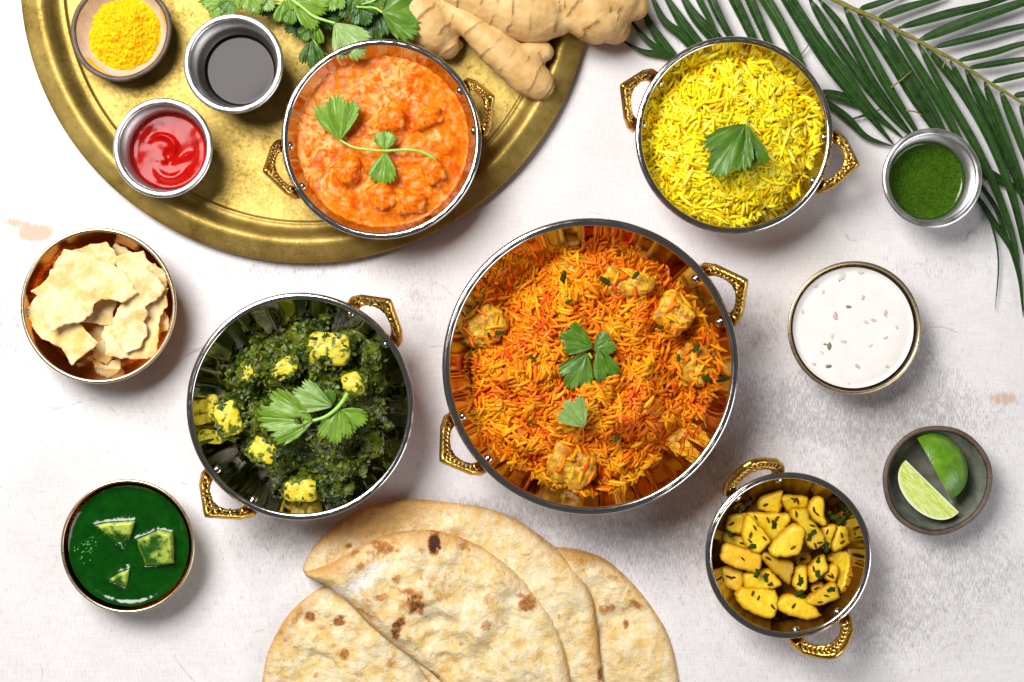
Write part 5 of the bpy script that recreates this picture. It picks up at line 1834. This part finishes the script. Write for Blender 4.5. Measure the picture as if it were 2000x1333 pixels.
def leaflet(root, rc, pts, wid, z0, z1, seed):
    p = np.array([[*W(a, b, z0)[:2], 0] for a, b in pts])
    q = spline(p, 22)
    u = np.linspace(0, 1, 22)
    q[:, 2] = z0 + (z1 - z0) * u + 6 * np.sin(math.pi * u)
    t = np.gradient(q, axis=0)
    t /= np.linalg.norm(t, axis=1)[:, None]
    s = np.cross(t, [0, 0, 1])
    s /= np.linalg.norm(s, axis=1)[:, None]
    w = wid / 2 * np.clip(np.sin(np.pi * np.clip(u, .0, 1) ** .62) ** .62, .04, 1)
    w[0] = wid * .10
    v, vein, rib = [], [], []
    cols = np.linspace(-1, 1, 11)
    for i in range(22):
        for c in cols:
            v.append(q[i] + s[i] * w[i] * c + np.array([0, 0, (abs(c) - 1) * w[i] * .42 + .6 * math.sin(u[i] * 9 + seed) * c]))
            vein.append(math.exp(-(c / .11) ** 2))
            rib.append(.5 + .5 * math.cos(c * 5 * math.pi))
    f = [(i * 11 + k, (i + 1) * 11 + k, (i + 1) * 11 + k + 1, i * 11 + k + 1) for i in range(21) for k in range(10)]
    o = link("leaflet", mk(np.array(v) - rc, f, "leaflet", True, MT["palm"], attrs=dict(vein=vein, rib=rib)), root)
    solid(o, 1.2)
    return o


rc = W(1800, 100, 5)
root = empty("palm_frond", rc, "large green palm frond with a slanting rachis in the top right corner", "palm frond", "palm fronds")
rach = [(1400, -105), (1450, -80), (1530, -45), (1590, -18), (1636, 3), (1672, 20), (1717, 39), (1753, 60), (1795, 81), (1823, 97), (1868, 120), (1891, 135), (1931, 161), (1981, 191), (2003, 206), (2080, 262), (2160, 330)]
q = spline([W(a, b, 26) - rc for a, b in rach], 60)
v, f = tube(q, np.linspace(5.5, 2.6, 60) + .5 * np.sin(np.arange(60) * 1.7), 8)
link("rachis", mk(v, f, "rachis", True, MT["palm_stem"]), root)
LF = [  # upper side
    ([(1679, 18), (1720, 5), (1800, -25)], 15), ([(1716, 35), (1780, 12), (1860, -10)], 19), ([(1755, 55), (1850, 28), (1930, 8), (2040, -30)], 20), ([(1795, 79), (1890, 42), (1990, 8), (2100, -30)], 25),
    ([(1824, 93), (1910, 72), (2000, 50), (2120, 30)], 17), ([(1870, 119), (1940, 103), (2000, 85), (2120, 60)], 16), ([(1892, 133), (1950, 124), (2000, 116), (2120, 100)], 15), ([(1938, 161), (1975, 152), (2020, 142), (2120, 120)], 14),
    ([(1981, 187), (2010, 182), (2100, 160)], 14),
    # lower side
    ([(1525, -40), (1575, 50), (1650, 145), (1700, 210), (1770, 270)], 26), ([(1505, -50), (1555, 30), (1620, 130), (1690, 215), (1750, 284)], 26),
    ([(1581, -2), (1630, 80), (1690, 165), (1740, 225), (1790, 275)], 24), ([(1600, 0), (1645, 55), (1700, 150), (1745, 210), (1800, 280)], 18),
    ([(1649, 14), (1690, 90), (1735, 170), (1775, 230), (1815, 290)], 23), ([(1676, 25), (1730, 100), (1785, 190), (1825, 250), (1860, 310)], 26),
    ([(1718, 45), (1765, 125), (1815, 205), (1850, 270), (1880, 330)], 18), ([(1746, 58), (1805, 150), (1850, 225), (1890, 300), (1930, 380)], 22),
    ([(1793, 85), (1850, 190), (1905, 285), (1950, 380), (1985, 480), (1997, 560)], 21), ([(1810, 94), (1880, 180), (1935, 275), (1980, 390), (2010, 520)], 23),
    ([(1856, 119), (1895, 200), (1940, 290), (1985, 400), (2010, 500)], 19), ([(1886, 136), (1925, 215), (1970, 310), (2020, 430)], 22),
    ([(1923, 160), (1950, 235), (1985, 320), (2030, 430)], 20), ([(1955, 180), (1980, 245), (2010, 320), (2050, 410)], 20), ([(1994, 205), (2010, 260), (2040, 340)], 18),
    # near the top of the yellow rice bowl
    ([(1390, -110), (1425, -20), (1450, 30), (1482, 95), (1500, 140)], 24), ([(1420, -90), (1455, -20), (1480, 35), (1508, 95), (1530, 140)], 22), ([(1440, -80), (1485, -15), (1525, 50), (1565, 125), (1590, 165)], 28),
    ([(1355, -90), (1385, -10), (1408, 40), (1434, 85), (1450, 120)], 20), ([(1340, -90), (1362, -10), (1385, 35), (1404, 78), (1415, 120)], 15)]
g = np.random.default_rng(2)
for i, (pts, wd) in enumerate(LF):
    leaflet(root, rc, pts, wd * 0.85, 25 - (i % 3), 6 + (i % 4) * 4, i)
for i, p in enumerate([[(1740, 172, 28), (1762, 155, 30), (1781, 139, 30)], [(1841, 134, 26), (1846, 120, 30), (1851, 109, 30)], [(1770, 216, 30), (1788, 219, 30), (1803, 226, 28)], [(1558, 112, 12), (1568, 103, 12), (1580, 87, 14)]]):
    q = spline([W(*a) - rc for a in p], 8)
    v, f = tube(q, np.linspace(1.8, .8, 8), 6)
    link("dry_tip", mk(v, f, "dry_tip", True, MT["palm_stem"]), root)

rc = W(1480, 110, 3)
root = empty("palm_frond", rc, "second palm frond whose leaflet tips spread from under the yellow rice bowl", "palm frond", "palm fronds")
q = spline([W(a, b, 6) - rc for a, b in [(1312, 116), (1380, 128), (1470, 150), (1560, 172), (1625, 192)]], 24)
v, f = tube(q, np.linspace(2.6, 3.6, 24), 8)
link("rachis", mk(v, f, "rachis", True, MT["palm_stem"]), root)
for i, (pts, wd) in enumerate([([(1330, 120), (1290, 108), (1250, 100), (1212, 78)], 10), ([(1320, 116), (1285, 98), (1255, 72), (1225, 30)], 11), ([(1325, 122), (1300, 95), (1272, 55), (1248, 5)], 18),
                               ([(1370, 112), (1330, 70), (1295, 40), (1262, -30)], 16), ([(1385, 110), (1345, 65), (1318, 25), (1285, -30)], 19), ([(1425, 100), (1385, 65), (1350, 25), (1320, -30)], 21),
                               ([(1600, 180), (1640, 190), (1680, 206), (1706, 214)], 17), ([(1600, 190), (1650, 228), (1690, 268), (1745, 287)], 12), ([(1612, 206), (1635, 222), (1665, 250), (1685, 265)], 5),
                               ([(1660, 234), (1690, 226), (1720, 214)], 4)]):
    leaflet(root, rc, pts, wd * 1.15, 8, 10, i + 50)
rc = W(1960, 420, 3)
root = empty("palm_frond", rc, "thin trailing palm leaflets running down from under the chutney cup", "palm frond", "palm fronds")
q = spline([W(a, b, 5) - rc for a, b in [(1890, 340), (1905, 352), (1925, 370)]], 8)
v, f = tube(q, 2.5, 8)
link("rachis", mk(v, f, "rachis", True, MT["palm_stem"]), root)
for i, (pts, wd) in enumerate([([(1890, 322), (1925, 340), (1960, 358), (2010, 380)], 22), ([(1905, 350), (1940, 400), (1962, 460), (1985, 530), (2000, 610)], 9), ([(1900, 370), (1940, 435), (1975, 490), (1990, 545), (1998, 620)], 12),
                               ([(1905, 372), (1935, 440), (1948, 510), (1943, 605)], 4)]):
    leaflet(root, rc, pts, wd, 6, 8, i + 70)
